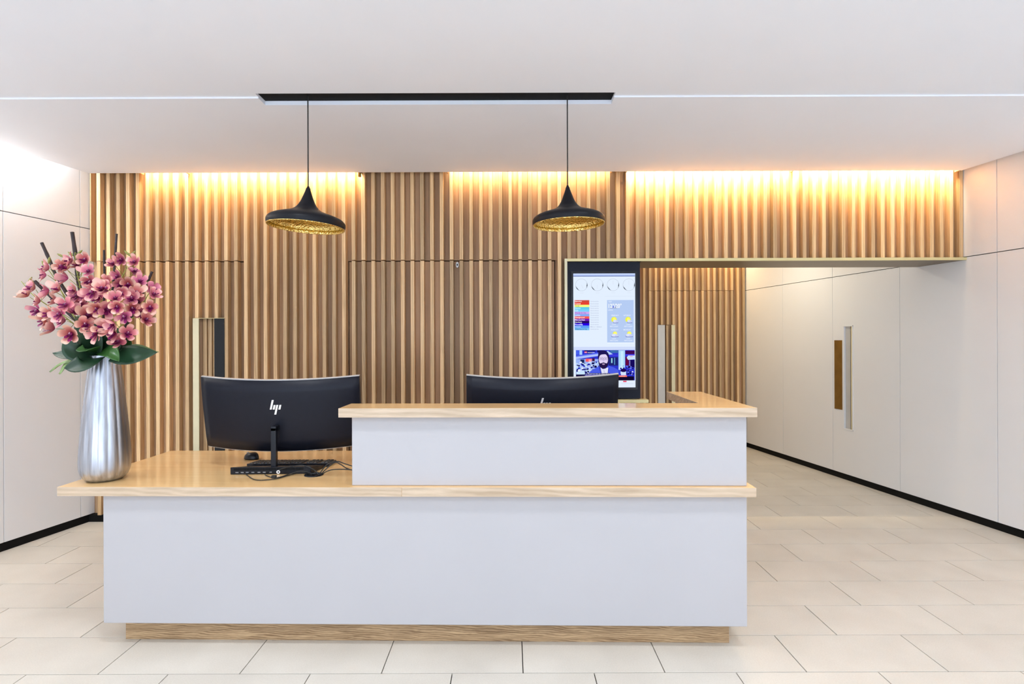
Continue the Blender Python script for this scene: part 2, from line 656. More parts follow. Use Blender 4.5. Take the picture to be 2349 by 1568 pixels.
MB().prism(side(wr, mid + 0.001, mid + 0.028, 0, 0, 0.006, 0.012, 1), wz0 + e, wz1 - e).build('brass_strip', M['brass_flat'], door_4)
MB().prism(side(wr, mid + 0.028, mid + 0.036, 0, 0, 0.008, 0.012, 1), wz0 + e, wz1 - e).build('seal', M['gap'], door_4)
MB().prism(side(wr, ps0, ps1, 0, 0, -0.003, 0.0, 1), pz0, pz1).build('pull_plate', M['gold_plate'], door_4)

# ------------------------------------------------------------------ slatted back wall, its doors and the bulkhead
wb = MB()
XE = 1.03                       # end of the wall beside the corridor
D1X0, D1X1, D2X0, D2X1 = -3.235, -2.083, -1.257, 0.357
XL = wl(YS) + 0.002
XR = wr(YS) - 0.004
t0 = 0.008
TVX0, TVX1, TVZ0, TVZ1 = 0.452, 1.03, 0.945, 2.012


def wallbox(x0, x1, z0, z1):
    wb.box(x0, x1, YB, YB + 0.10, z0, z1)


wallbox(XL - 0.1, XR + 0.02, ZJ + t0 / 2, ZT)               # above the doors and over the opening
wallbox(D1X1 + t0, D2X0 - t0, BB, ZJ + t0 / 2)
wallbox(D2X1 + t0, TVX0 - 0.022, BB, ZJ + t0 / 2)
wallbox(TVX0 - 0.022, XE, BB, TVZ0 - 0.03)
wallbox(XL - 0.1, D1X0 - t0, BB, ZJ + t0 / 2)
wall_back = wb.build('wall_back', M['slat_back_shaded'])
tag(wall_back, 'oak slat wall behind the desk with a slatted bulkhead over the corridor', kind='structure')
core = MB()
core.box(XL - 0.3, XE, YB + 0.115, 4.86, 0, ZT)
core.box(XE, XR + 0.06, YB + 0.101, 4.86, ZJ + 0.0, ZT)
core.box(XL - 0.3, XE, YB + 0.001, YB + 0.115, ZT, TOP)
core.build('wall_core', M['ceiling'], wall_back)

_sl = {}


def slat(x, z0, z1, parent, y=YS, d=SD, board=1):
    key = (round(z0, 4), round(z1, 4), d)
    if key not in _sl:
        _sl[key] = MB().box(-SW / 2, SW / 2, 0, d - 0.0005, 0, z1 - z0).mesh('slat', M['slat'], bevel=0.0012)
    if board:
        kb_ = ('b',) + key
        if kb_ not in _sl:
            bw = (PITCH - SW) / 2 - 0.0006
            _sl[kb_] = MB().box(-bw, bw, 0, 0.0095, 0, z1 - z0).mesh('backing_board', M['slat_back_shaded'], bevel=0.001)
        bx = x + board * PITCH / 2
        obj('backing_board', _sl[kb_], parent, (bx, y + d - 0.010, z0))
    return obj('slat', _sl[key], parent, (x, y, z0))


door_1 = MB().box(D1X0, D1X1, YB, YB + 0.05, BB, ZJ - t0 / 2).build('door_1', M['slat_back_shaded'])
tag(door_1, 'oak slatted door behind the flowers with a long brass pull', kind='structure')
door_2 = MB().box(D2X0, D2X1, YB, YB + 0.05, BB, ZJ - t0 / 2).build('door_2', M['slat_back_shaded'])
tag(door_2, 'wide oak slatted door in the middle of the back wall', kind='structure')
# dark reveal behind the door joints
MB().box(D1X0 - 0.05, D1X1 + 0.05, YB + 0.101, YB + 0.114, 0, ZJ + 0.08).build('door_reveal', M['gap'], door_1)
MB().box(D2X0 - 0.05, D2X1 + 0.05, YB + 0.101, YB + 0.114, 0, ZJ + 0.08).build('door_reveal', M['gap'], door_2)

HX0, HX1, HZ0, HZ1 = -2.455, -2.211, 0.45, at(480, 730, YS).z
for k in range(-31, 59):
    x = X0 + PITCH * k
    if x - SW / 2 < XL or x + SW / 2 > XR:
        continue
    in1 = D1X0 < x < D1X1
    in2 = D2X0 < x < D2X1
    if in1 or in2:
        nb = 1 if x + PITCH < (D1X1 if in1 else D2X1) else 0
        slat(x, ZJ + t0 / 2, ZT, wall_back)
        if in1:
            if HX0 < x < HX1:
                slat(x, HZ1 + 0.004, ZJ - t0 / 2, door_1)
                slat(x, BB, HZ0 - 0.004, door_1)
            else:
                slat(x, BB, ZJ - t0 / 2, door_1, board=nb)
        else:
            slat(x, BB, ZJ - t0 / 2, door_2, board=nb)
    elif x < TVX0 - 0.02:
        nb = 0 if any(x < e_ < x + PITCH for e_ in (D1X0, D2X0, TVX0 - 0.022)) else 1
        slat(x, BB, ZT, wall_back, board=nb)
    else:
        slat(x, 2.036, ZT, wall_back, board=1 if x + PITCH < XR else 0)
        if x < XE:
            slat(x, BB, TVZ0 - 0.03, wall_back, board=1 if x + PITCH < XE else 0)
# corner board at the left end
MB().box(XL + 0.013, X0 - PITCH * 31 + 0.012, YS + 0.01, YB, ZJ + 0.002, ZT).build('corner_board', M['slat'], wall_back)

# long pull in door_1: bright side plate, front plate with a painted dark reflection
MB().box(HX0, HX0 + 0.046, YS - 0.006, YS + 0.004, HZ0, HZ1).build('pull_side', M['brass_flat'], door_1)
MB().box(HX0 + 0.006, HX1, YS - 0.004, YB, HZ1, HZ1 + 0.003).build('pull_cap', M['brass'], door_1)
MB().box(HX1 - 0.078, HX1, YS - 0.006, YS + 0.004, HZ0, HZ1).build('pull_plate', M['dark_reflection'], door_1)
for i, dx in enumerate((0.056, 0.096, 0.136)):
    MB().box(HX0 + dx, HX0 + dx + SW, YB - 0.02, YB, HZ0, HZ1).build('recessed_slat', M['slat'], door_1)

# small catch on the middle door
lk = at(1049, 607, YS - 0.004)
lm = MB()
n = 20
ring = [(lk.x + 0.011 * math.cos(2 * math.pi * i / n), lk.z + 0.022 * math.sin(2 * math.pi * i / n)) for i in range(n)]
lm.add([(p[0], YS - 0.004, p[1]) for p in ring] + [(p[0], YS + 0.012, p[1]) for p in ring],
       [tuple(range(n)), tuple(range(n, 2 * n))[::-1]] + [(i, n + i, n + (i + 1) % n, (i + 1) % n) for i in range(n)])
lo = lm.build('lock_plate', M['pale_plate'], door_2)
MB().box(lk.x - 0.004, lk.x + 0.004, YS - 0.006, YS - 0.0041, lk.z - 0.008, lk.z + 0.008).build('keyhole', M['gap'], lo)

# brass trim under the bulkhead, soffit
tr = MB().box(TVX0 - 0.0005, XR + 0.022, YS - 0.022, YS - 0.004, TVZ1, TVZ1 + 0.021).build('trim_1', M['trim_brass'])
tag(tr, 'pale brass strip along the lower edge of the slatted bulkhead', kind='structure')
MB().box(XE + 0.001, XR + 0.0, YS - 0.004, 4.84, TVZ1 + 0.0005, TVZ1 + 0.014).build('soffit', M['soffit'], tr)

bbk = MB().box(XL - 0.02, XE, YS + 0.012, YB + 0.114, 0.0, BB - 0.0005).build('baseboard_back', M['base'])
tag(bbk, 'black recessed baseboard under the oak slat wall', kind='structure')

# corridor: far slatted wall with a door, end wall beside the display
fw = MB()
FX0, FX1 = 0.9, wr(YF)
fd0, fd1 = at(1490, 700, YF).x, at(1687, 700, YF).x
fw.box(FX0, FX1 + 0.02, YF + SD, YF + SD + 0.08, 2.04, TOP)
fw.box(FX0, fd0 - 0.004, YF + SD, YF + SD + 0.08, 0, 2.04)
fw.box(fd1 + 0.004, FX1 + 0.02, YF + SD, YF + SD + 0.08, 0, 2.04)
wall_far = fw.build('wall_far', M['slat_back_shaded'])
tag(wall_far, 'oak slat wall closing the corridor at the far end', kind='structure')
door_3 = MB().box(fd0, fd1, YF + SD, YF + SD + 0.05, 0.05, 2.036).build('door_3', M['slat_back_shaded'])
tag(door_3, 'oak slatted door at the far end of the corridor', kind='structure')
MB().box(fd0 - 0.05, fd1 + 0.05, YF + SD + 0.081, YF + SD + 0.09, 0, 2.1).build('door_reveal', M['gap'], door_3)
px0, px1 = at(1509, 800, YF).x, at(1548, 800, YF).x
hz1 = at(1525, 745, YF).z
for k in range(0, 40):
    x = FX1 - 0.035 - PITCH * k
    if x < 1.35:
        break
    far_board = -1 if not any(x - PITCH < e_ < x for e_ in (fd0, fd1)) else 0
    if fd0 < x < fd1:
        slat(x, 2.04, 2.66, wall_far, YF, board=-1)
        if px0 - 0.01 < x < px1 + 0.01:
            slat(x, hz1 + 0.004, 2.036, door_3, YF, board=far_board)
        else:
            slat(x, 0.05, 2.036, door_3, YF, board=far_board)
    else:
        slat(x, 0.05, 2.66, wall_far, YF, board=far_board)
MB().box(px0, px0 + 0.092, YF - 0.006, YF + 0.004, 0.45, hz1).build('pull_plate', M['pale_plate'], door_3)  # polished plate, the bright room it mirrors painted as pale colour
MB().box(px1 - 0.045, px1, YF - 0.012, YF - 0.002, 0.45, hz1).build('pull_side', M['brass_flat'], door_3)
MB().box(px0 + 0.115, px0 + 0.115 + SW, YF + 0.02, YF + SD, 0.45, hz1).build('recessed_slat', M['slat'], door_3)
wj = MB().box(0.90, 1.02, 4.87, YF + SD, 0, ZC).build('wall_corridor', M['panel'])
tag(wj, 'white corridor side wall behind the display', kind='structure')

# concealed warm light strips in the cove above the slats
for px in (331, 437, 832, 1028, 1403, 1436, 1814, 2191):
    xd = (px - CX) / F * YS
    MB().box(xd - 0.004, xd + 0.004, YC + 0.001, YS - 0.001, ZC + 0.012, TOP - 0.001).build('cove_baffle', M['slat_back_shaded'], wall_back)  # unseen boards added to cut off each strip's light sharply
for a, b2, pw in ((334, 434, 4.6), (441, 829, 18), (1031, 1400, 8), (1440, 1810, 28), (1818, 2188, 28)):
    xa, xb = (a - CX) / F * YS, (b2 - CX) / F * YS
    area('cove_strip', ((xa + xb) / 2, YC + 0.025, 2.80), (R(46), 0, 0), xb - xa, 0.03, pw, WARM, 'RECTANGLE', 100)
area('corridor_strip', (2.4, YF - 0.10, 2.66), (R(8), 0, 0), 1.2, 0.04, 10, WARM)
# neutral strips in the coves along the side walls
ang = math.atan(0.2)
area('wall_strip_left', (wl(3.3) + 0.06, 3.3, 2.80), (0, R(-10), R(90) - ang), 1.7, 0.03, 36, (1.0, 0.96, 0.89))
ang = math.atan(0.15)
area('wall_strip_right', (wr(2.4) - 0.06, 2.4, 2.80), (0, R(10), R(90) + ang), 2.4, 0.03, 12, (1.0, 0.94, 0.86))
area('corridor_downlight', (2.5, 6.1, 2.67), (0, 0, 0), 0.2, 0.2, 13, (1.0, 0.92, 0.72), 'DISK')

# small bracket spot at the cove edge
sp = thing('cove_spotlight', 'small bronze spotlight peeping out of the ceiling gap above the slats', 'spotlight', at(825, 402, YC + 0.03))
MB().lathe([(0.0, -0.012), (0.011, -0.012), (0.012, 0.0), (0.012, 0.05), (0.0, 0.05)], 20).build('spot_body', M['gold_plate'], sp, smooth=False)
MB().box(-0.004, 0.004, -0.004, 0.004, 0.05, 0.222).build('bracket', M['black'], sp)

# ------------------------------------------------------------------ reception desk
YAW = -math.atan2(0.053, 2.954)
desk = thing('reception_desk', 'white reception desk with oak worktop, raised oak counter and oak plinth', 'desk', (-1.880, 2.63, 0), YAW)
WZ0, WZ1 = 0.700, 0.742          # worktop
KZ0, KZ1 = 1.058, 1.100          # raised counter
BX1 = 2.955
MB().box(0, BX1, 0, 0.05, 0.105, WZ0).build('front_panel', M['white'], desk, bevel=0.003)
MB().box(0.0, 0.05, 0.0505, 0.76, 0.105, WZ0).build('end_panel', M['white'], desk, bevel=0.002)
MB().box(BX1 - 0.05, BX1, 0.0505, 0.76, 0.105, WZ0).build('end_panel', M['white'], desk, bevel=0.002)
MB().box(0.05, BX1 - 0.05, 0.0505, 0.70, 0.105, 0.125).build('bottom_board', M['white'], desk)
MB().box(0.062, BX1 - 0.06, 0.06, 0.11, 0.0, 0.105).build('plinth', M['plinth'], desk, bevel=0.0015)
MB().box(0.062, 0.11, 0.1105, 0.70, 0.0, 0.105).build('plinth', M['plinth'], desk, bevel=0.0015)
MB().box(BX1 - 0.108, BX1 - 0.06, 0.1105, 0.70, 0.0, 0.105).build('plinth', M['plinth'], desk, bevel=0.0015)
wt = MB().box(-0.19, 2.985, -0.029, 0.82, WZ0 + 0.0005, WZ1).build('worktop', M['worktop'], desk, bevel=0.0015)
MB().box(-0.19, 1.392, -0.031, -0.029, WZ0 + 0.0005, WZ1 - 0.0004).build('edge_band', M['edge'], wt)
MB().box(1.3935, 2.985, -0.031, -0.029, WZ0 + 0.0005, WZ1 - 0.0004).build('edge_band', M['edge'], wt)
RX0 = 1.157
MB().box(RX0, BX1, 0.0, 0.12, WZ1 + 0.0003, KZ0).build('riser_panel', M['white'], desk, bevel=0.003)
MB().box(2.835, BX1, 0.1205, 0.735, WZ1 + 0.0003, KZ0).build('riser_panel', M['white'], desk, bevel=0.003)
kt = MB().prism([(1.105, -0.029), (2.99, -0.029), (2.99, 0.765), (2.792, 0.765), (2.792, 0.165), (1.105, 0.165)], KZ0 + 0.0005, KZ1)
kt = kt.build('raised_counter', M['worktop'], desk, bevel=0.0015)
MB().box(1.105, 2.99, -0.031, -0.029, KZ0 + 0.0005, KZ1 - 0.0004).build('edge_band', M['edge'], kt)
MB().box(2.7905, 2.792, 0.166, 0.765, KZ0 + 0.001, KZ1 - 0.0004).build('edge_band', M['edge'], kt)
# cable grommet in the worktop
gp = on(720, 1089, WZ1)
gl = desk.matrix_world
gm = MB()
gm.lathe([(0.0, 0.0008), (0.030, 0.0008), (0.032, 0.004), (0.044, 0.004), (0.046, 0.0)], 32)
gr = gm.build('cable_grommet', M['gloss'], wt, smooth=False)
lx = gp.x + 1.880
ly = gp.y - 2.63
gr.location = (lx * math.cos(YAW) + ly * math.sin(YAW), -lx * math.sin(YAW) + ly * math.cos(YAW), WZ1 + 0.0001)

# ------------------------------------------------------------------ curved monitors
def make_monitor():
    root = thing('computer_monitor', '', 'monitor', (0, 0, 0))
    HW, HH, SAG, TK = 0.405, 0.187, 0.085, 0.024
    cz, yb = 0.277, 0.02          # centre height above the desk, back of shell
    tilt = R(11)

    def tp(x, y, z):              # tilt about the screen's centre: the top leans to the camera side
        dz = z
        return (x, y * math.cos(tilt) - dz * math.sin(tilt) + yb, cz + dz * math.cos(tilt) + y * math.sin(tilt))

    nx, nz = 24, 6
    sh = MB()
    vs, fs = [], []
    for j in range(nz + 1):
        for i in range(nx + 1):
            x = -HW + 2 * HW * i / nx
            z = -HH + 2 * HH * j / nz
            q = (x / HW) ** 2
            ez = (z / HH) ** 4
            y = SAG * q + 0.012 * ez * 0.6
            vs.append(tp(x, y, z))
    n1 = len(vs)
    for j in range(nz + 1):
        for i in range(nx + 1):
            x = -HW + 2 * HW * i / nx
            z = -HH + 2 * HH * j / nz
            y = SAG * (x / HW) ** 2 + TK
            vs.append(tp(x, y, z))
    W_ = nx + 1
    for j in range(nz):
        for i in range(nx):
            a = j * W_ + i
            fs.append((a, a + 1, a + W_ + 1, a + W_))
            fs.append((n1 + a, n1 + a + W_, n1 + a + W_ + 1, n1 + a + 1))
    for i in range(nx):
        fs.append((i, n1 + i, n1 + i + 1, i + 1))
        a = nz * W_ + i
        fs.append((a, a + 1, n1 + a + 1, n1 + a))
    for j in range(nz):
        a = j * W_
        fs.append((a, a + W_, n1 + a + W_, n1 + a))
        a = j * W_ + nx
        fs.append((a, n1 + a, n1 + a + W_, a + W_))
    sh.add(vs, fs)
    shell = sh.build('back_shell', M['shell'], root)
    for p in shell.data.polygons:
        p.use_smooth = p.normal.y < -0.5 or p.normal.y > 0.5
    # bright slim bezel rim that shows along the top edge
    rim = MB()
    for sgn in (1, -1):
        pv, pf = [], []
        for i in range(nx + 1):
            x = -HW + 2 * HW * i / nx
            yy = SAG * (x / HW) ** 2
            for (dy, dz) in ((0.012, 0.0), (0.012, 0.004), (TK + 0.004, 0.004), (TK + 0.004, 0.0)):
                pv.append(tp(x, yy + dy, sgn * (HH + dz + 0.0003)))
        for i in range(nx):
            for k in range(4):
                pf.append((i * 4 + k, i * 4 + (k + 1) % 4, (i + 1) * 4 + (k + 1) % 4, (i + 1) * 4 + k))
        pf.append((0, 1, 2, 3))
        pf.append(tuple(nx * 4 + q for q in (3, 2, 1, 0)))
        rim.add(pv, pf)
    rim.build('bezel_rim', M['pale_plate'], root)
    # screen, seen only from the staff side
    s2 = MB()
    pv, pf = [], []
    for i in range(nx + 1):
        x = (-HW + 0.008) + 2 * (HW - 0.008) * i / nx
        yy = SAG * (x / HW) ** 2 + TK + 0.0006
        pv += [tp(x, yy, -HH + 0.012), tp(x, yy, HH - 0.008)]
    for i in range(nx):
        pf.append((2 * i, 2 * i + 1, 2 * i + 3, 2 * i + 2))
    s2.add(pv, pf)
    s2.build('screen', M['glass'], root, fix=False)
    # emblem: four slanted bars, tall-short-tall-short
    lg = MB()
    s_ = 0.00042
    for x0, v0, v1 in ((0, 405, 287), (35, 405, 348), (67, 468, 348), (103, 405, 348)):
        def lp(dx, v, yy):
            u = 1030 + x0 + dx + (405 - v) * 0.27
            x = (u - 1101) * s_
            z = (376 - v) * s_ + 0.052
            y = SAG * (x / HW) ** 2 + yy
            return tp(x, y, z)
        pv = [lp(0, v0, -0.0022), lp(23, v0, -0.0022), lp(23, v1, -0.0022), lp(0, v1, -0.0022),
              lp(0, v0, 0.001), lp(23, v0, 0.001), lp(23, v1, 0.001), lp(0, v1, 0.001)]
        lg.add(pv, [(0, 1, 2, 3), (7, 6, 5, 4), (0, 4, 5, 1), (1, 5, 6, 2), (2, 6, 7, 3), (3, 7, 4, 0)])
    tag(lg.build('emblem', M['chrome'], root), 'four slanted silver bars')
    # post and neck
    MB().box(-0.013, 0.013, -0.024, 0.004, 0.028, 0.228).build('stand_post', M['gloss'], root, bevel=0.003)
    MB().box(-0.013, 0.013, -0.024, 0.034, 0.210, 0.236).build('stand_neck', M['gloss'], root, bevel=0.003)
    # wedge base with the ports towards the camera
    bs = MB()
    x0, x1 = -0.205, 0.191
    bs.add([(x0, -0.04, 0.0), (x1, -0.04, 0.0), (x1 + 0.03, 0.10, 0.0), (x0 + 0.04, 0.10, 0.0),
            (x0, -0.04, 0.036), (x1, -0.04, 0.036), (x1 + 0.03, 0.10, 0.013), (x0 + 0.04, 0.10, 0.013)],
           [(3, 2, 1, 0), (4, 5, 6, 7), (0, 1, 5, 4), (1, 2, 6, 5), (2, 3, 7, 6), (3, 0, 4, 7)])
    base = bs.build('stand_base', M['gloss'], root, bevel=0.002)
    vt = MB()
    for i in range(44):
        vx = x0 + 0.018 + i * 0.0078
        vt.box(vx, vx + 0.005, -0.0412, -0.040, 0.020, 0.032)
    vt.build('vent', M['black'], base)
    for i, vx in enumerate((0.026, 0.052, 0.076, 0.104, 0.134, 0.160, 0.190)):
        MB().box(x0 + vx, x0 + vx + 0.014, -0.0414, -0.040, 0.008, 0.0125).build('port', M['port'], base)
    lk2 = MB()
    lk2.lathe([(0.004, 0), (0.009, 0), (0.009, 0.003), (0.004, 0.003)], 20)
    lo2 = lk2.build('lock_ring', M['white_tag'], base)
    lo2.rotation_euler = (R(90), 0, 0)
    lo2.location = (x0 + 0.236, -0.0402, 0.011)
    return root


mon = make_monitor()
mon.location = (-1.185, 2.875, WZ1 + 0.0005)
mon.rotation_euler = (0, 0, R(2))
mon['label'] = 'black curved monitor on slim stand, fully in view left of the raised counter'
mon['group'] = 'curved monitors on the desk'
mon2 = copy_tree(mon)
mon2.location = (0.185, 2.93, WZ1 + 0.0005)
mon2.rotation_euler = (0, 0, R(4))
mon2['label'] = 'black curved monitor half hidden behind the raised counter, below the wall screen'

# ------------------------------------------------------------------ keyboard and mouse
kb = thing('keyboard', 'black computer keyboard lying behind the monitor stand', 'keyboard', (-1.165, 3.055, WZ1 + 0.0005), R(1.5))
kx, ky = 0.215, 0.066
km = MB()
km.add([(-kx, -ky, 0.002), (kx, -ky, 0.002), (kx, ky, 0.002), (-kx, ky, 0.002), (-kx, -ky, 0.020), (kx, -ky, 0.020), (kx, ky, 0.009), (-kx, ky, 0.009)],
       [(3, 2, 1, 0), (4, 5, 6, 7), (0, 1, 5, 4), (1, 2, 6, 5), (2, 3, 7, 6), (3, 0, 4, 7)])
km.build('keyboard_body', M['gloss'], kb, bevel=0.002)
kk = MB()
for r in range(6):
    for c in range(21):
        if c in (14, 18) and r != 9:
            continue
        cx = -kx + 0.012 + c * 0.0196
        cy = -ky + 0.014 + r * 0.0208
        zt = 0.020 - 0.011 * (cy + ky) / (2 * ky)
        kk.add([(cx, cy - .008, zt), (cx + .016, cy - .008, zt), (cx + .016, cy + .008, zt - .0013), (cx, cy + .008, zt - .0013),
                (cx + .002, cy - .006, zt + .005), (cx + .014, cy - .006, zt + .005), (cx + .014, cy + .006, zt + .004), (cx + .002, cy + .006, zt + .004)],
               [(4, 5, 6, 7), (0, 1, 5, 4), (1, 2, 6, 5), (2, 3, 7, 6), (3, 0, 4, 7)])
kko = kk.build('keys', M['key'], kb)
kko['kind'] = 'stuff'

mp_ = on(575, 1053, WZ1)
mouse = thing('computer_mouse', 'small black wireless mouse on the worktop beside the keyboard', 'mouse', (mp_.x, mp_.y + 0.01, WZ1 + 0.0005), R(65))
mm = MB()
vs, fs = [], []
nu, nv = 10, 20
for j in range(nu + 1):
    t = j / nu * math.pi / 2
    for i in range(nv):
        a = 2 * math.pi * i / nv
        rx = 0.030 * (1 + 0.08 * math.cos(2 * a))
        ry = 0.050
        prof = math.cos(t) ** 0.55 if j < nu else 0.0
        hump = 0.036 * math.sin(t)
        y = ry * prof * math.sin(a)
        vs.append((rx * prof * math.cos(a), y, 0.001 + hump * (1 - 0.25 * y / ry)))
for j in range(nu):
    for i in range(nv):
        k2 = (i + 1) % nv
        fs.append((j * nv + i, j * nv + k2, (j + 1) * nv + k2, (j + 1) * nv + i))
fs.append(tuple(range(nv))[::-1])
mm.add(vs, fs)
mm.build('mouse_body', M['gloss'], mouse, smooth=True)
wh = MB().lathe([(0.0, -0.003), (0.008, -0.003), (0.009, 0), (0.008, 0.003), (0.0, 0.003)], 16).build('scroll_wheel', M['port'], mouse)
wh.rotation_euler = (0, R(90), 0)
wh.location = (0, 0.026, 0.0285)

# ------------------------------------------------------------------ cables
def cpt(u, v, Y=None):
    px, py = 420 + u / 5.227, 860 + v / 5.227
    if Y is None:
        p = on(px, py, WZ1 + 0.004)
        return p
    p = at(px, py, Y)
    p.z = max(p.z, WZ1 + 0.004)
    return p


def cable(pts, label, r=0.0026):
    o = MB().tube(spline(pts, 8), r, 8).build('cable', M['rubber'], None, smooth=True)
    return tag(o, label, 'cable', 'black cables behind the monitor')


cable([cpt(735, 1172, 2.832), cpt(770, 1205, 2.80), cpt(840, 1245), cpt(920, 1258), cpt(1030, 1252), cpt(1130, 1240), cpt(1250, 1205), cpt(1400, 1172), cpt(1545, 1192)],
      'thin black cable drooping low in front of the monitor base', 0.0022)
cable([cpt(1150, 1132, 2.826), cpt(1230, 1108, 2.81), cpt(1330, 1088, 2.80), cpt(1430, 1082, 2.80), cpt(1520, 1105, 2.80), cpt(1600, 1160, 2.805), cpt(1625, 1196)],
      'black cable arching from the white lock ring to the grommet', 0.0028)
cable([cpt(1630, 1196), cpt(1665, 1140, 2.81), cpt(1710, 1085, 2.83), cpt(1780, 1045, 2.84), cpt(1860, 1035, 2.84), cpt(1940, 1062, 2.84), cpt(2060, 1100, 2.84)],
      'topmost black cable arching from the grommet behind the white riser')
cable([cpt(1650, 1190), cpt(1710, 1130, 2.82), cpt(1770, 1075, 2.83), cpt(1830, 1045, 2.83), cpt(1890, 1070, 2.83), cpt(1960, 1115, 2.83), cpt(2060, 1148, 2.83)],
      'middle black cable curving down from the arch to the white riser')
cable([cpt(1665, 1188), cpt(1720, 1155, 2.80), cpt(1790, 1133, 2.80), cpt(1900, 1128, 2.80), cpt(2060, 1136, 2.80)],
      'lowest black cable running flat from the grommet to the white riser')
cb = cable([cpt(1030, 1162, 2.832), cpt(985, 1185, 2.80), cpt(1000, 1215, 2.79), cpt(1075, 1226), cpt(1160, 1222), cpt(1290, 1180, 2.80), cpt(1420, 1150, 2.80), cpt(1590, 1190)],
           'black cable looping through a small adapter block under the monitor base', 0.0024)
c0 = cpt(1090, 1226)
MB().box(c0.x - 0.011, c0.x + 0.011, c0.y - 0.008, c0.y + 0.008, WZ1 + 0.001, WZ1 + 0.014).build('adapter_block', M['rubber'], cb, bevel=0.002)

# ------------------------------------------------------------------ pendants
def make_pendant(cordlen, s):
    root = thing('pendant_lamp', '', 'lamp')
    ctl = [(0.011, 0.0), (0.0135, -0.012), (0.0255, -0.045), (0.038, -0.075), (0.055, -0.101), (0.077, -0.118), (0.106, -0.130),
           (0.140, -0.141), (0.171, -0.152), (0.191, -0.164), (0.2, -0.178), (0.2005, -0.192), (0.198, -0.203)]
    P = [(p.x, p.y) for p in spline([(a * s, b * s, 0) for a, b in ctl], 4)]
    piv = obj('shade_pivot', None, root, (0, 0, -cordlen))
    prof = [(0.0005, P[0][1])] + P
    sh = MB().lathe(prof, 64).build('shade', M['lamp'], root, smooth=True, fix=True)
    inner = [(max(r - 0.0025, 0.002), z - 0.0022) for r, z in P[2:-3]]
    lip = [(0.1925 * s, -0.188 * s), (0.1945 * s, -0.198 * s), (0.1945 * s, -0.207 * s), (0.1975 * s, -0.2085 * s), (0.1985 * s, -0.204 * s)]
    inn = MB().lathe(inner + lip, 64).build('reflector', M['hammered'], root, smooth=True, fix=False)
    bl = MB().lathe([(0.0005, -0.09 * s), (0.012, -0.09 * s), (0.013, -0.105 * s), (0.024, -0.125 * s), (0.027, -0.141 * s), (0.020, -0.157 * s), (0.0005, -0.165 * s)], 24)
    bl = bl.build('bulb', M['bulb'], root, smooth=True)
    fe = MB().lathe([(0.0005, 0.012), (0.0045, 0.012), (0.0095, -0.001), (0.0105, -0.006)], 20).build('ferrule', M['lamp'], root, smooth=True)
    bpy.data.objects.remove(piv)
    cord = MB().tube([(0, 0, 0.0), (0, 0, -cordlen + 0.008)], 0.0032, 10).build('cord', M['rubber'], root)
    return root, (sh, inn, bl, fe)


YP = 3.02
for (px, ptop, tilt, s, lab) in ((707, 432, 3.3, 1.0, 'black flared pendant lamp with hammered brass inside, hanging above the left monitor'),
                                 (1302, 430, -1.6, 0.955, 'black flared pendant lamp with hammered brass inside, hanging above the wall screen')):
    a = at(px, ptop, YP)
    root, heads = make_pendant(2.7055 - a.z, s)
    root.location = (a.x, YP, 2.7055)
    root['label'] = lab
    root['group'] = 'pendant lamps under the black channel'
    for h in heads:
        h.location = (0, 0, -(2.7055 - a.z))
        h.rotation_euler = (0, R(tilt), 0)

# ------------------------------------------------------------------ wall display
DYF = 4.425
disp = thing('digital_display', 'tall lit information screen in a black housing beside the corridor', 'display', (TVX0, DYF, TVZ0))
HW_, HH_ = TVX1 - TVX0 - 0.008, TVZ1 - TVZ0 - 0.001
MB().box(0, HW_, 0.012, 0.16, 0, HH_).build('housing', M['navy'], disp)
s0 = at(1315, 627, DYF)
s1 = at(1458, 888, DYF)
sw, sh_ = s1.x - s0.x, s0.z - s1.z
ox, oz = s0.x - TVX0, s1.z - TVZ0
bz = MB()
t = 0.018
bz.box(ox - t, ox, 0.0, 0.0119, oz - t, oz + sh_ + t)
bz.box(ox + sw, ox + sw + t, 0.0, 0.0119, oz - t, oz + sh_ + t)
bz.box(ox, ox + sw, 0.0, 0.0119, oz - t, oz)
bz.box(ox, ox + sw, 0.0, 0.0119, oz + sh_, oz + sh_ + t)
bz.build('bezel', M['gloss'], disp)
scr = MB().box(0, sw, 0, 0.0075, 0, sh_).build('screen', emit((222, 234, 250), 1.0), disp)
scr.location = (ox, 0.0042, oz)
KX, KZ = sw / 143.0, sh_ / 261.0

_text_cache = {}


def text_geo(s):
    if s not in _text_cache:
        cu = bpy.data.curves.new('t', 'FONT')
        cu.body = s
        cu.size = 1.0
        cu.resolution_u = 2
        cu.offset = 0.012
        o = bpy.data.objects.new('t', cu)
        C.objects.link(o)
        dg = bpy.context.evaluated_depsgraph_get()
        me = bpy.data.meshes.new_from_object(o.evaluated_get(dg))
        v = [(p.co.x, p.co.y) for p in me.vertices]
        f = [tuple(p.vertices) for p in me.polygons]
        bpy.data.objects.remove(o)
        bpy.data.curves.remove(cu)
        bpy.data.meshes.remove(me)
        x0, x1 = min(p[0] for p in v), max(p[0] for p in v)
        v = [((p[0] - x0), p[1]) for p in v]
        _text_cache[s] = (v, f, x1 - x0)
    return _text_cache[s]


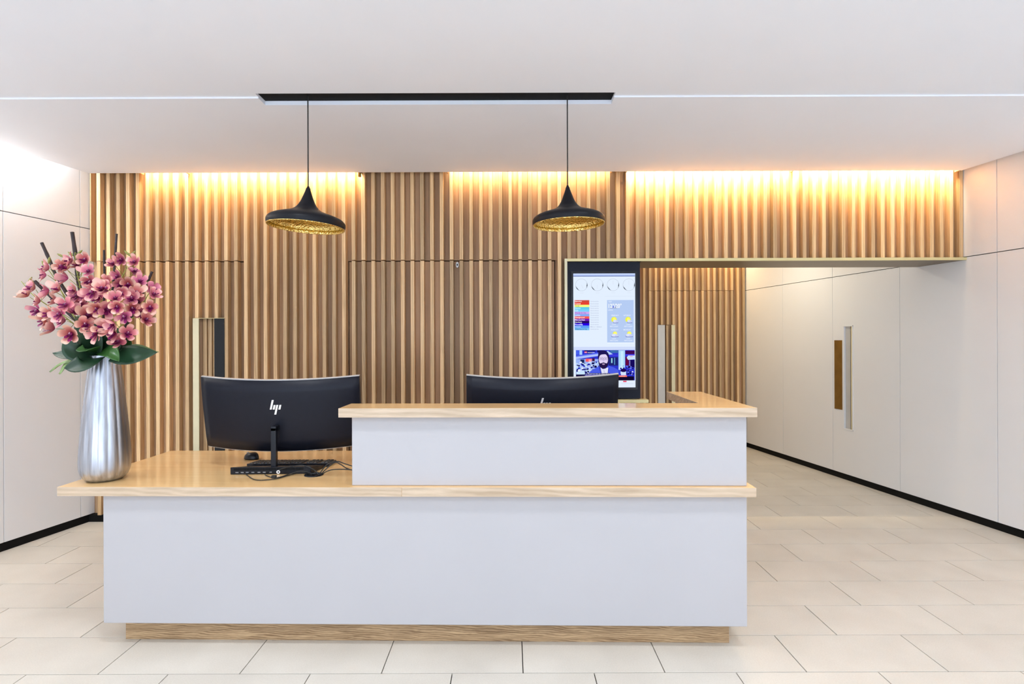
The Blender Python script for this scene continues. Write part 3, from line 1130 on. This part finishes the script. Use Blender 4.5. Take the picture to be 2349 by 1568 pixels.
class Canvas:
    """flat screen print: coordinates are photograph pixels on the screen"""

    def __init__(s):
        s.mb = MB()
        s.mats, s.layer = [], 0

    def mi(s, col):
        m = emit(col)
        if m not in s.mats:
            s.mats.append(m)
        return s.mats.index(m)

    def put(s, pts, faces, col):
        s.layer += 1
        y = -0.0001 - 0.000035 * s.layer
        s.mb.add([((p[0] - 1315) * KX, y, (888 - p[1]) * KZ) for p in pts], faces, s.mi(col))

    def poly(s, pts, col):
        s.put(pts, [tuple(range(len(pts)))], col)
        return s

    def rect(s, x0, y0, x1, y1, col):
        return s.poly([(x0, y1), (x1, y1), (x1, y0), (x0, y0)], col)

    def ell(s, cx, cy, rx, ry, col, n=20, a0=0, a1=360):
        pts = [(cx + rx * math.cos(R(a0 + (a1 - a0) * i / n)), cy + ry * math.sin(R(a0 + (a1 - a0) * i / n))) for i in range(n + (0 if a1 - a0 == 360 else 1))]
        return s.poly(pts, col)

    def text(s, string, x, y, h, col, w=None):
        v, f, wd = text_geo(string)
        k = h / 0.72
        kx = (w / wd) if w else k
        s.put([(x + p[0] * kx, y - p[1] * k) for p in v], f, col)
        return s

    def ring(s, cx, cy, r, col_at, n=36, wmax=2.0):
        for i in range(n):
            a, b2 = 2 * math.pi * i / n, 2 * math.pi * (i + 1) / n
            wgt = col_at((a + b2) / 2)
            if wgt < 0.05:
                continue
            w_ = wmax * wgt
            g = int(236 - 190 * wgt)
            s.layer -= 1
            s.poly([(cx + r * math.cos(a), cy + r * math.sin(a)), (cx + r * math.cos(b2), cy + r * math.sin(b2)),
                    (cx + (r - w_) * math.cos(b2), cy + (r - w_) * math.sin(b2)), (cx + (r - w_) * math.cos(a), cy + (r - w_) * math.sin(a))],
                   (g // 16 * 16, min(255, g // 16 * 16 + 8), min(255, g // 16 * 16 + 20)))
        s.layer += 1
        return s

    def build(s, name, parent=scr):
        return s.mb.build(name, s.mats, parent, fix=False)


Canvas().rect(1315.2, 627.2, 1457.8, 632, (188, 206, 250)).rect(1315.2, 632, 1457.8, 633.6, (62, 84, 160)).build('header_bar')
for i, (cx, hx, hy) in enumerate(((1334, 4, 8), (1370.5, 0, 9), (1407, 0, -10), (1443.5, 0, -10))):
    c = Canvas()

    def shade(a):
        d = math.degrees(a) % 360
        v1 = max(0, 1 - abs(((d - 5 + 180) % 360) - 180) / 42)
        v2 = max(0, 1 - abs(((d - 140 + 180) % 360) - 180) / 45)
        v3 = 0.28 if 30 < d < 120 else 0
        return max(v1, v2, v3, 0.26)
    c.ring(cx, 653, 14, shade)
    c.build('clock')
    c = Canvas()
    c.poly([(cx - 0.3, 653), (cx + 0.3, 653), (cx + hx + 0.3, 653 + hy), (cx + hx - 0.3, 653 + hy)], (208, 214, 228))
    c.build('clock_hand')
    c = Canvas()
    c.rect(cx - 4, 671, cx + 5, 671.6, (206, 214, 228))
    c.build('clock_caption')
rowsx = [('Bakerloo', (205, 74, 60), (255, 255, 255)), ('Central', (228, 62, 48), (255, 255, 255)), ('Circle', (238, 246, 130), (120, 150, 90)),
         ('District', (96, 200, 232), (235, 250, 255)), ('DLR', (118, 204, 244), (235, 250, 255)), ("H'smith & City", (204, 166, 238), (120, 90, 190)),
         ('Jubilee', (130, 164, 240), (235, 240, 255)), ('Overground', (240, 92, 78), (255, 255, 255)), ('Metropolitan', (112, 28, 176), (255, 255, 255)),
         ('Northern', (34, 12, 96), (255, 255, 255)), ('Piccadilly', (36, 0, 226), (255, 255, 255)), ('Victoria', (92, 150, 240), (225, 238, 255)),
         ('Waterloo & City', (118, 190, 240), (40, 60, 140))]
wds = [16, 13, 10, 13, 8, 26, 12, 22, 23, 16, 18, 13, 28]
for i, (nm, bg, fg) in enumerate(rowsx):
    y0 = 688 + i * 5.29
    Canvas().rect(1318, y0, 1352, y0 + 5.29, bg).text(nm, 1318.8, y0 + 4.2, 3.2, fg, wds[i]).build('line_row')
c = Canvas()
for i in range(13):
    c.text('Minor delays' if i == 11 else 'Good service', 1354.5, 688 + i * 5.29 + 4.1, 2.6, (178, 188, 212), 26 if i == 11 else 19)
c.rect(1388, 679, 1456, 679.5, (206, 216, 232))
c.build('status_list')
c = Canvas().rect(1393, 688, 1458 - 3.5, 785, (178, 200, 238)).rect(1393, 786, 1454.5, 787, (240, 246, 254))
c.text('TODAY', 1396, 693, 3, (238, 244, 255), 8)
c.text('12°/20°', 1396.5, 705.8, 9.5, (255, 255, 255), 30)
c.poly([(1406, 705), (1409.5, 705), (1407.6, 700.5)], (80, 80, 214)).poly([(1411.5, 705.6), (1413.5, 705.6), (1414.2, 701)], (110, 118, 160))
c.rect(1400, 706.3, 1416, 707.2, (116, 130, 170)).text('LONDON', 1395, 712, 2.6, (236, 242, 255), 11)
for tx, ty, s in ((1403, 724.5, 'FRIDAY'), (1431, 724.5, 'SATURDAY'), (1402, 757.5, 'SUNDAY'), (1431, 757.5, 'MONDAY')):
    c.text(s, tx, ty, 3.0, (236, 242, 255), 17)
for tx, ty in ((1404, 745), (1437, 745), (1404, 777.5), (1437, 777.5)):
    c.text('12/20', tx, ty, 2.6, (236, 242, 255), 9).text('PARTLY CLOUDY', tx - 4.5, ty + 4.6, 2.7, (240, 246, 255), 19)
c.build('weather_panel')
for (cx, cy, low) in ((1410, 735, 0), (1442.5, 735, 0), (1410.5, 767, 1), (1443.5, 767, 1)):
    c = Canvas()
    sx = cx + (0.5 if low else -1.2)
    c.layer = 30
    c.ell(sx, cy - 2.2, 6.4 if not low else 5.0, 6.4 if not low else 5.0, (232, 236, 70))
    c.ell(sx + 0.8, cy - 3.0, 4.0, 4.0, (248, 246, 110))
    k = 1.0 if not low else 1.45
    bx = cx + (2.4 if not low else 0)
    c.ell(bx, cy + 3.2, 6.2 * k, 2.8, (150, 160, 222)).ell(bx - 1, cy + 1.6, 4.4 * k, 3.4, (214, 222, 246)).ell(bx + 3 * k, cy + 2.2, 3 * k, 2.4, (196, 206, 240))
    c.rect(bx - 5 * k, cy + 4.6, bx + 6.2 * k, cy + 5.9, (122, 134, 196))
    c.build('weather_icon')
# news picture
rn = random.Random(3)
c = Canvas()
c.rect(1315.2, 795, 1457.8, 803, (204, 216, 246))
X_0, Y_0, X_1, Y_1 = 1320.5, 802.5, 1456.5, 872
c.rect(X_0, Y_0, X_1, Y_1, (44, 52, 200))
c.rect(X_0, 803, 1336, 813, (70, 96, 232)).rect(1329, 803, 1335, 813, (170, 206, 250)).rect(1340, 803, 1366, 805.5, (16, 14, 70)).rect(1346, 807, 1358, 810, (20, 18, 80))
c.rect(1370, 803, 1386, 808, (24, 20, 90)).rect(1400, 803, 1418, 809, (60, 110, 170))
c.poly([(X_0, 818), (1372, 811), (1372, 816), (X_0, 823)], (170, 190, 252)).poly([(X_0, 815), (1372, 808), (1372, 811), (X_0, 818)], (84, 104, 236))
c.poly([(1394, 804), (1406, 812), (1398, 813), (1390, 808)], (176, 204, 244))
c.rect(1396, 813, 1420, 816, (64, 60, 220)).rect(1396, 819, 1418, 838, (30, 36, 110)).rect(1402, 821, 1405, 832, (150, 214, 230)).rect(1409, 820, 1411, 836, (90, 150, 200))
c.rect(X_0, 823, 1372, 836, (150, 176, 240)).rect(1343, 822, 1357, 829, (238, 92, 96)).rect(1350, 824, 1356, 829, (250, 160, 170)).rect(1358, 821, 1364, 828, (70, 24, 60)).rect(1331, 824, 1340, 832, (24, 40, 90))
c.rect(X_0, 832, 1380, 852, (168, 190, 244))
c.rect(1419, 803, 1434, 848, (168, 212, 242)).rect(1424, 805, 1430, 848, (196, 230, 248))
c.rect(1435, 804, X_1, 812, (62, 10, 84)).rect(1435, 812, X_1, 815, (70, 60, 230)).rect(1435, 818, 1443, 838, (96, 10, 60)).rect(1444, 825, X_1, 842, (22, 10, 90)).rect(1444.5, 826, 1445.6, 842, (190, 190, 250))
c.poly([(1438, 820), (1441, 815), (X_1, 815), (X_1, 824), (1441, 825)], (196, 220, 246)).rect(1445, 816, 1452, 818, (226, 160, 190))
for i in range(95):
    px = rn.uniform(X_0 + 1, 1378)
    py = rn.uniform(830, 856)
    rr = rn.uniform(0.9, 2.6)
    c.ell(px, py, rr * 1.3, rr, rn.choice([(230, 236, 255), (206, 220, 255), (24, 22, 120), (40, 50, 190), (14, 10, 70), (190, 220, 240)]), 8)
for i in range(60):
    px = rn.uniform(1420, X_1 - 1.6)
    py = rn.uniform(838, 860)
    rr = rn.uniform(0.8, 2.0)
    c.ell(px, py, rr * 1.2, rr, rn.choice([(214, 214, 255), (16, 8, 84), (28, 20, 130), (60, 70, 220), (12, 6, 60), (120, 140, 240)]), 8)
c.rect(X_0, 856, 1342, Y_1, (14, 8, 56)).poly([(1321, 852), (1340, 850), (1342, 858), (1321, 858)], (196, 224, 250))
c.rect(1424, 850, 1436, 860, (206, 222, 252)).ell(1430, 849, 7, 4, (28, 8, 80), 12)
# presenter: bearded man with glasses in a blue jacket
c.poly([(1349, 862), (1353, 851), (1366, 843), (1376, 838), (1394, 838), (1408, 842), (1418, 848), (1421, 862)], (74, 92, 226))
c.poly([(1376, 838), (1384, 862), (1379, 862), (1373, 841)], (56, 66, 190)).poly([(1395, 838), (1397, 846), (1393, 862), (1390, 862)], (50, 60, 190))
c.poly([(1377, 842), (1383, 846), (1395, 842), (1393, 862), (1381, 862)], (222, 224, 246)).poly([(1385, 846), (1388, 856), (1384, 851)], (190, 190, 226))
c.ell(1384, 818, 13.0, 15.0, (26, 16, 74), 24)
c.ell(1384, 828, 11.8, 17.0, (30, 20, 76), 24)
c.ell(1383.8, 824, 10.6, 13.6, (222, 208, 240), 24)
c.poly([(1371.5, 820), (1372, 809), (1378, 804.5), (1388, 804), (1395, 809), (1397, 820), (1394.5, 814.5), (1388, 812), (1380, 812.5), (1374.5, 815)], (30, 22, 84))
c.poly([(1373, 829), (1376, 833), (1380, 832), (1384, 830.5), (1388, 832), (1392, 833), (1395.5, 829), (1394, 839), (1388, 845), (1381, 845), (1375, 840)], (36, 22, 70))
c.ell(1384, 834.6, 3.2, 1.5, (206, 176, 212), 12).rect(1381.4, 834.3, 1386.6, 834.9, (90, 50, 110))
c.poly([(1383, 822), (1385, 822), (1386, 828.5), (1382, 828.5)], (200, 184, 226))
for ex in (1378.5, 1389.2):
    c.ell(ex, 822.2, 2.0, 0.8, (110, 96, 160), 10)
    for (a, b2, d, e2) in ((ex - 4, 819.4, ex + 4, 820), (ex - 4, 824.6, ex + 4, 825.1), (ex - 4, 819.4, ex - 3.5, 825), (ex + 3.5, 819.4, ex + 4, 825)):
        c.rect(a, b2, d, e2, (70, 64, 110))
c.rect(1382.5, 820.6, 1385.3, 821.2, (70, 64, 110))
# lower third
c.rect(1340, 805.5, 1346, 809, (236, 60, 120)).text('LIVE', 1340.6, 808.6, 2.4, (255, 230, 240), 4.8).text('newsroom', 1347.5, 808.8, 2.6, (232, 232, 255), 16)
c.rect(1341, 855, 1399, 858.6, (22, 20, 96)).text('on Russia but also on other issues', 1342.5, 857.9, 2.6, (240, 240, 255), 55)
c.rect(1341, 859, 1382, 862.5, (64, 60, 170)).text('of global security', 1342, 862, 2.6, (236, 236, 255), 24)
c.rect(1340, 862.5, 1454, Y_1, (18, 8, 44)).rect(1341, 861.4, 1363, 862.6, (200, 40, 70)).rect(1417, 860.5, 1438, 864, (244, 108, 96)).rect(1422, 861.8, 1434, 862.8, (255, 200, 190))
c.text('Financial markets', 1340.6, 868, 3.4, (255, 255, 255), 34).text('Markets have so far given a muted reaction to the', 1340.6, 871.6, 2.4, (236, 236, 255), 74)
c.ell(1404.5, 867, 3.6, 2.6, (60, 56, 150), 12)
c.rect(1429, 872.5, 1437, 876, (224, 90, 120)).rect(1424, 879, 1453, 879.5, (190, 196, 220))
c.build('news_picture')
# brass frame and ledge
df = MB().box(TVX0 - 0.021, TVX0 - 0.0008, YS - 0.022, YS + 0.05, TVZ0 - 0.028, TVZ1 + 0.021).build('trim_2', M['brass_flat'])
tag(df, 'pale brass upright strip at the left edge of the wall screen', kind='structure')
dl = MB().box(TVX0, TVX1 + 0.045, YS - 0.03, YS + 0.05, TVZ0 - 0.028, TVZ0 - 0.004).build('trim_3', M['trim_brass'])
tag(dl, 'pale brass ledge under the wall screen', kind='structure')

# ------------------------------------------------------------------ vase
VY = 2.745
vb = at(241, 1098, VY)
vloc = Vector((vb.x, VY, WZ1 + 0.0005))
vase = thing('metal_vase', 'tall fluted silver metal vase at the left end of the worktop', 'vase', vloc)
VH = 0.595
pr = [(0.0, 0.0), (0.060, 0.0), (0.078, 0.006), (0.094, 0.024), (0.1035, 0.055), (0.1055, 0.09), (0.1045, 0.13), (0.100, 0.20), (0.0935, 0.28),
      (0.086, 0.36), (0.078, 0.44), (0.070, 0.51), (0.063, 0.565), (0.060, VH)]
P = [(max(p.x, 0.0005), p.y) for p in spline([(a, b2, 0) for a, b2 in pr], 4)]
fl_ = lambda a, z: 1 + 0.034 * (abs(math.sin(7.5 * a)) - 0.5) * min(1, z / 0.05)
MB().lathe(P, 180, flute=fl_).build('vase_body', M['vase'], vase, smooth=True)
Pi = [(0.0005, 0.03)] + [(max(r - 0.004, 0.001), z) for r, z in P if z > 0.03]
MB().lathe(Pi, 60).build('vase_inside', M['port'], vase, smooth=True)
MB().lathe([(0.0555, VH - 0.002), (0.0605, VH - 0.002), (0.0605, VH + 0.002), (0.0555, VH + 0.002), (0.0555, VH - 0.002)], 60).build('rim', M['vase'], vase)
MOUTH = vloc + Vector((0, 0, VH - 0.06))


def bq(u, v, Y):
    """point of the bouquet crop at depth Y"""
    return at(40 + u * 0.22325, 520 + v * 0.22325, Y)


# petal and lip meshes shared by all blossoms
def petal(mb, ang, Lp, Wp, cup, lean):
    nu, nv = 8, 6
    vs, fs = [], []
    ca, sa = math.cos(ang), math.sin(ang)
    for i in range(nu + 1):
        u = math.sin(math.pi / 2 * i / nu)
        wv = max(Wp * (0.12 + 0.88 * u ** 0.7) * math.sqrt(max(0.0, 1 - u ** 3.4)) * 1.25, 0.0004)
        for j in range(nv + 1):
            v = -1 + 2 * j / nv
            r = 0.003 + Lp * u
            x = wv * v
            z = lean * r + cup * (u * u) * Lp * 0.9 + 0.45 * wv * v * v - 0.25 * Lp * max(0, u - 0.75) * 2
            vs.append((r * ca - x * sa, r * sa + x * ca, z))
    for i in range(nu):
        for j in range(nv):
            a = i * (nv + 1) + j
            fs.append((a, a + 1, a + nv + 2, a + nv + 1))
    mb.add(vs, fs)


fms = []
for variant in range(5):
    rv = random.Random(variant + 11)
    fm = MB()
    for i in range(5):
        petal(fm, R(90 + 72 * i) + rv.uniform(-0.1, 0.1), rv.uniform(0.031, 0.036), rv.uniform(0.0140, 0.0165) * (1.12 if i in (1, 4) else 1), rv.uniform(0.1, 1.1), rv.uniform(0.10, 0.65))
    fms.append(fm.mesh('flower', M['petal'], smooth=True, fix=False))
lp = MB()
petal(lp, R(-90), 0.016, 0.0075, 0.9, 0.9)
petal(lp, R(-30), 0.010, 0.0045, 1.1, 1.3)
petal(lp, R(-150), 0.010, 0.0045, 1.1, 1.3)
lp.lathe([(0.0005, 0.004), (0.005, 0.005), (0.0065, 0.010), (0.005, 0.016), (0.0005, 0.0175)], 10)
lip_me = lp.mesh('lip', M['lip'], smooth=True, fix=False)
cm = MB()
cm.tube([(0, 0.002, 0.006), (0, 0.006, 0.014), (0, 0.003, 0.020)], [0.0026, 0.0024, 0.0020], 8)
col_me = cm.mesh('column', M['column'], smooth=True, fix=False)
bud_mb = MB()
bud_mb.lathe([(0.0004, 0), (0.003, 0.004), (0.0056, 0.014), (0.0052, 0.024), (0.0028, 0.033), (0.0004, 0.037)], 10)
bud_me = bud_mb.mesh('bud', M['bud'], smooth=True)

sprays = [
    ('orchid spray leaning out furthest to the left with pale salmon blossoms', [(40, 560), (160, 700), (300, 800), (520, 950)],
     [(115, 715), (225, 850), (240, 765), (345, 895), (390, 1045), (180, 640), (300, 960)], [(130, 545), (150, 585)]),
    ('orchid spray rising to the left between two dark sticks', [(290, 400), (400, 560), (470, 700), (600, 950)],
     [(300, 495), (330, 645), (440, 650), (410, 775), (500, 965), (560, 1095), (515, 805), (330, 430), (450, 890)], [(270, 385), (325, 345)]),
    ('orchid spray at the top left with blossoms around the thickest dark stick', [(590, 260), (600, 400), (640, 600), (700, 900)],
     [(460, 400), (570, 345), (640, 405), (525, 535), (600, 655), (625, 705), (600, 880), (700, 340), (510, 440), (650, 800)], [(445, 295), (550, 280), (640, 262)]),
    ('orchid spray in the middle of the bouquet with deep pink blossoms', [(740, 400), (740, 560), (720, 720), (800, 1000)],
     [(740, 465), (750, 555), (820, 605), (730, 725), (825, 835), (725, 915), (860, 735), (930, 845), (825, 1085), (780, 660), (700, 1000)], []),
    ('orchid spray at the top right with small pale blossoms', [(1180, 270), (1130, 400), (1040, 600), (950, 900)],
     [(1000, 390), (1080, 335), (1215, 365), (1040, 505), (1195, 470), (1140, 590), (1060, 590)], [(1125, 270), (1190, 270), (1160, 290)]),
    ('orchid spray bending out furthest to the right', [(1420, 620), (1340, 700), (1230, 900), (1050, 1030)],
     [(1260, 565), (1215, 685), (1385, 640), (1390, 700), (1255, 775), (1365, 825), (1310, 955), (1180, 830), (1280, 890), (1180, 740)], [(1310, 520)]),
    ('orchid spray with large rosy blossoms hanging lowest at the right front', [(930, 520), (960, 700), (990, 900), (900, 1150)],
     [(935, 645), (930, 560), (1065, 680), (1030, 815), (1105, 905), (915, 1050), (1010, 1085), (1130, 1095), (1050, 1185), (1000, 990), (880, 640), (1010, 740)], []),
]
rb = random.Random(5)
NB = 0
for si, (lab, axis, fls, buds) in enumerate(sprays):
    root = thing('orchid_spray', lab, 'orchid', MOUTH, 0, 'orchid sprays in the vase')
    dep = [0.05, -0.02, 0.04, -0.08, 0.06, 0.02, -0.12][si]
    pts = []
    for i, (u, v) in enumerate(axis):
        pts.append(bq(u, v, VY + dep * (1 - 0.25 * i)) - MOUTH)
    pts.append(Vector((0.012 * math.cos(si), 0.012 * math.sin(si), 0.055)))
    pts.append(Vector((0.01 * math.cos(si), 0.01 * math.sin(si), -0.20)))
    curve = spline(pts, 6)
    st = MB().tube(curve, [0.0016 + 0.0022 * i / len(curve) for i in range(len(curve))], 7)
    for (u, v) in fls:
        rr = ((u - 780) / 760) ** 2 + ((v - 740) / 640) ** 2
        Y = VY + dep * 0.7 - 0.16 * math.sqrt(max(0.0, 1 - rr)) + rb.uniform(-0.035, 0.035) + 0.02
        p = bq(u, v, Y) - MOUTH
        d = Vector(((u - 780) / 760 * 0.85 + rb.uniform(-.6, .6), -1.0 + rb.uniform(-.1, .6), -(v - 900) / 900 * 0.35 + rb.uniform(-.45, .45)))
        d.normalize()
        q = d.to_track_quat('Z', 'Y') @ Euler((0, 0, rb.uniform(-0.7, 0.7))).to_quaternion()
        s = rb.uniform(0.86, 1.16) * (1.12 if v > 820 else 0.95)
        f = obj('flower', fms[rb.randrange(5)], root, p)
        f.rotation_mode = 'QUATERNION'
        f.rotation_quaternion = q
        f.scale = (s, s, s)
        l = obj('lip', lip_me, f)
        l.scale = (1.2, 1.2, 1.2)
        obj('column', col_me, f)
        # pedicel to the nearest point a little lower on the stem
        best = min(range(len(curve) - 8), key=lambda i: (curve[i] - (p + Vector((0, 0, -0.03)))).length)
        a = curve[best]
        b2 = p - d * 0.004
        mid = (a + b2) / 2 + Vector((0, 0, -0.008)) - d * 0.012
        st.tube(spline([a, mid, b2], 4), 0.0013, 5)
        NB += 1
    for (u, v) in buds:
        p = bq(u, v, VY + dep) - MOUTH
        a = min(curve[:-8], key=lambda c2: (c2 - p).length)
        dd = (p - a).normalized() * 0.7 + Vector((rb.uniform(-.2, .2), -.1, 0.6))
        b3 = obj('bud', bud_me, root, p - dd.normalized() * 0.018)
        b3.rotation_mode = 'QUATERNION'
        b3.rotation_quaternion = dd.to_track_quat('Z', 'Y')
        st.tube([a, p - dd.normalized() * 0.016], 0.0012, 5)
    st.build('stem', M['stem'], root, smooth=True)

# dark sticks
for (u0, v0, u1, v1, r, dep, lab) in (
        (250, 165, 430, 560, 0.0075, 0.03, 'dark brown bamboo stick tilted left with its tip above the white wall'),
        (563, 55, 650, 660, 0.0088, 0.05, 'tallest and thickest dark brown bamboo stick, standing at the wall corner'),
        (890, 240, 893, 560, 0.0050, 0.09, 'short thin upright dark stick just right of the bouquet centre'),
        (1020, 72, 985, 560, 0.0052, 0.08, 'thin knotty dark stick standing upright at the right in front of the slats'),
        (1385, 460, 1190, 900, 0.0060, 0.03, 'dark stick tilted to the right among the right-hand blossoms'),
        (180, 560, 520, 880, 0.0085, 0.02, 'dark stick lying lowest to the left among the leftmost blossoms')):
    a = bq(u0, v0, VY + dep)
    b2 = bq(u1, v1, VY + dep * 0.8)
    c2 = MOUTH + Vector((random.uniform(-.02, .02), random.uniform(0, .025), 0.06))
    c3 = MOUTH + Vector((random.uniform(-.02, .02), random.uniform(-.01, .02), -0.22))
    pts = spline([a, (a + b2) / 2, b2, c2, c3], 5)
    pts = [p - MOUTH for p in pts]
    rs = [r * (1.14 if i % 4 == 3 else 1.0) for i in range(len(pts))]
    o = MB().tube(pts, rs, 10).build('bamboo_stick', M['stick'], None, smooth=False)
    o.location = MOUTH
    tag(o, lab, 'stick', 'dark sticks in the bouquet')

# foliage
fo = thing('foliage', 'dark green glossy leaves spreading over the rim of the vase', 'leaves', MOUTH)


def leaf(name, b0, m0, t0_, wid, mt, nrm=(0, -1, 0.5), fold=0.15, yb=0.0, ym=-0.05, yt=-0.08):
    pts = spline([bq(*b0, VY + yb), bq(*m0, VY + ym), bq(*t0_, VY + yt)], 7)
    n = len(pts)
    vs, fs = [], []
    nrm = Vector(nrm).normalized()
    wd = 1.4 * wid * 0.22325 * VY / F
    for i, p in enumerate(pts):
        t = (pts[min(i + 1, n - 1)] - pts[max(i - 1, 0)]).normalized()
        s = t.cross(nrm).normalized()
        nn = s.cross(t).normalized()
        u = i / (n - 1)
        ww = wd * 0.5 * max(0.02, math.sin(math.pi * (0.06 + 0.94 * u) ** 0.85) ** 0.8) if u < 1 else 0.0005
        for j in range(-3, 4):
            v = j / 3
            vs.append(p - MOUTH + s * ww * v + nn * (fold * ww * (abs(v) ** 1.5)) + nn * 0.003 * math.sin(7 * u + 2 * v))
    for i in range(n - 1):
        for j in range(6):
            a = i * 7 + j
            fs.append((a, a + 1, a + 8, a + 7))
    o = MB().add(vs, fs).build(name, M[mt], fo, smooth=True, fix=False)
    sm = o.modifiers.new('thickness', 'SOLIDIFY')
    sm.thickness = 0.0012
    return o


leaf('leaf', (810, 1290), (730, 1120), (590, 925), 250, 'leaf', (-0.25, -1, 0.1), ym=-0.06, yt=-0.02)
leaf('leaf', (800, 1290), (770, 1100), (830, 930), 190, 'leaf', (0.5, -1, 0.2), ym=-0.07, yt=-0.05)
leaf('leaf', (840, 1290), (930, 1160), (960, 1010), 230, 'leaf', (0.1, -1, 0.2), ym=-0.03, yt=0.0)
leaf('leaf', (850, 1290), (1030, 1190), (1150, 1130), 170, 'leaf', (0.1, -1, 0.5), ym=-0.01, yt=0.0)
leaf('leaf', (820, 1290), (690, 1190), (555, 1140), 110, 'leaf', (0, -1, 0.6), ym=-0.03, yt=0.0)
leaf('leaf', (840, 1310), (600, 1290), (472, 1152), 140, 'leaf', (0.25, -1, 0.5), ym=-0.09, yt=-0.11)
leaf('leaf', (850, 1290), (730, 1250), (600, 1268), 110, 'leaf2', (0, -0.8, 1), ym=-0.12, yt=-0.15)
leaf('leaf', (820, 1320), (560, 1320), (362, 1298), 105, 'leaf', (0, -0.9, 1), ym=-0.03, yt=-0.02)
leaf('leaf', (880, 1310), (690, 1400), (480, 1452), 160, 'leaf', (0.05, -1, 0.55), ym=-0.12, yt=-0.14)
leaf('leaf', (760, 1330), (540, 1395), (428, 1512), 100, 'leaf3', (0.2, -0.8, 0.9), ym=-0.02, yt=0.0)
leaf('leaf', (720, 1330), (470, 1400), (330, 1490), 60, 'leaf3', (0.2, -0.7, 1), ym=0.01, yt=0.03)
leaf('leaf', (900, 1300), (1170, 1320), (1440, 1290), 150, 'leaf', (0, -1, 0.45), ym=-0.06, yt=-0.06)
leaf('leaf', (950, 1280), (1200, 1235), (1450, 1285), 60, 'leaf3', (0, -0.6, 1), ym=0.0, yt=0.0)
leaf('leaf', (840, 1280), (950, 1275), (1040, 1380), 110, 'leaf2', (-0.2, -0.9, 0.8), ym=-0.10, yt=-0.13)
leaf('leaf', (900, 1290), (1090, 1220), (1140, 1150), 110, 'leaf2', (0.2, -1, 0.3), ym=0.0, yt=0.02)
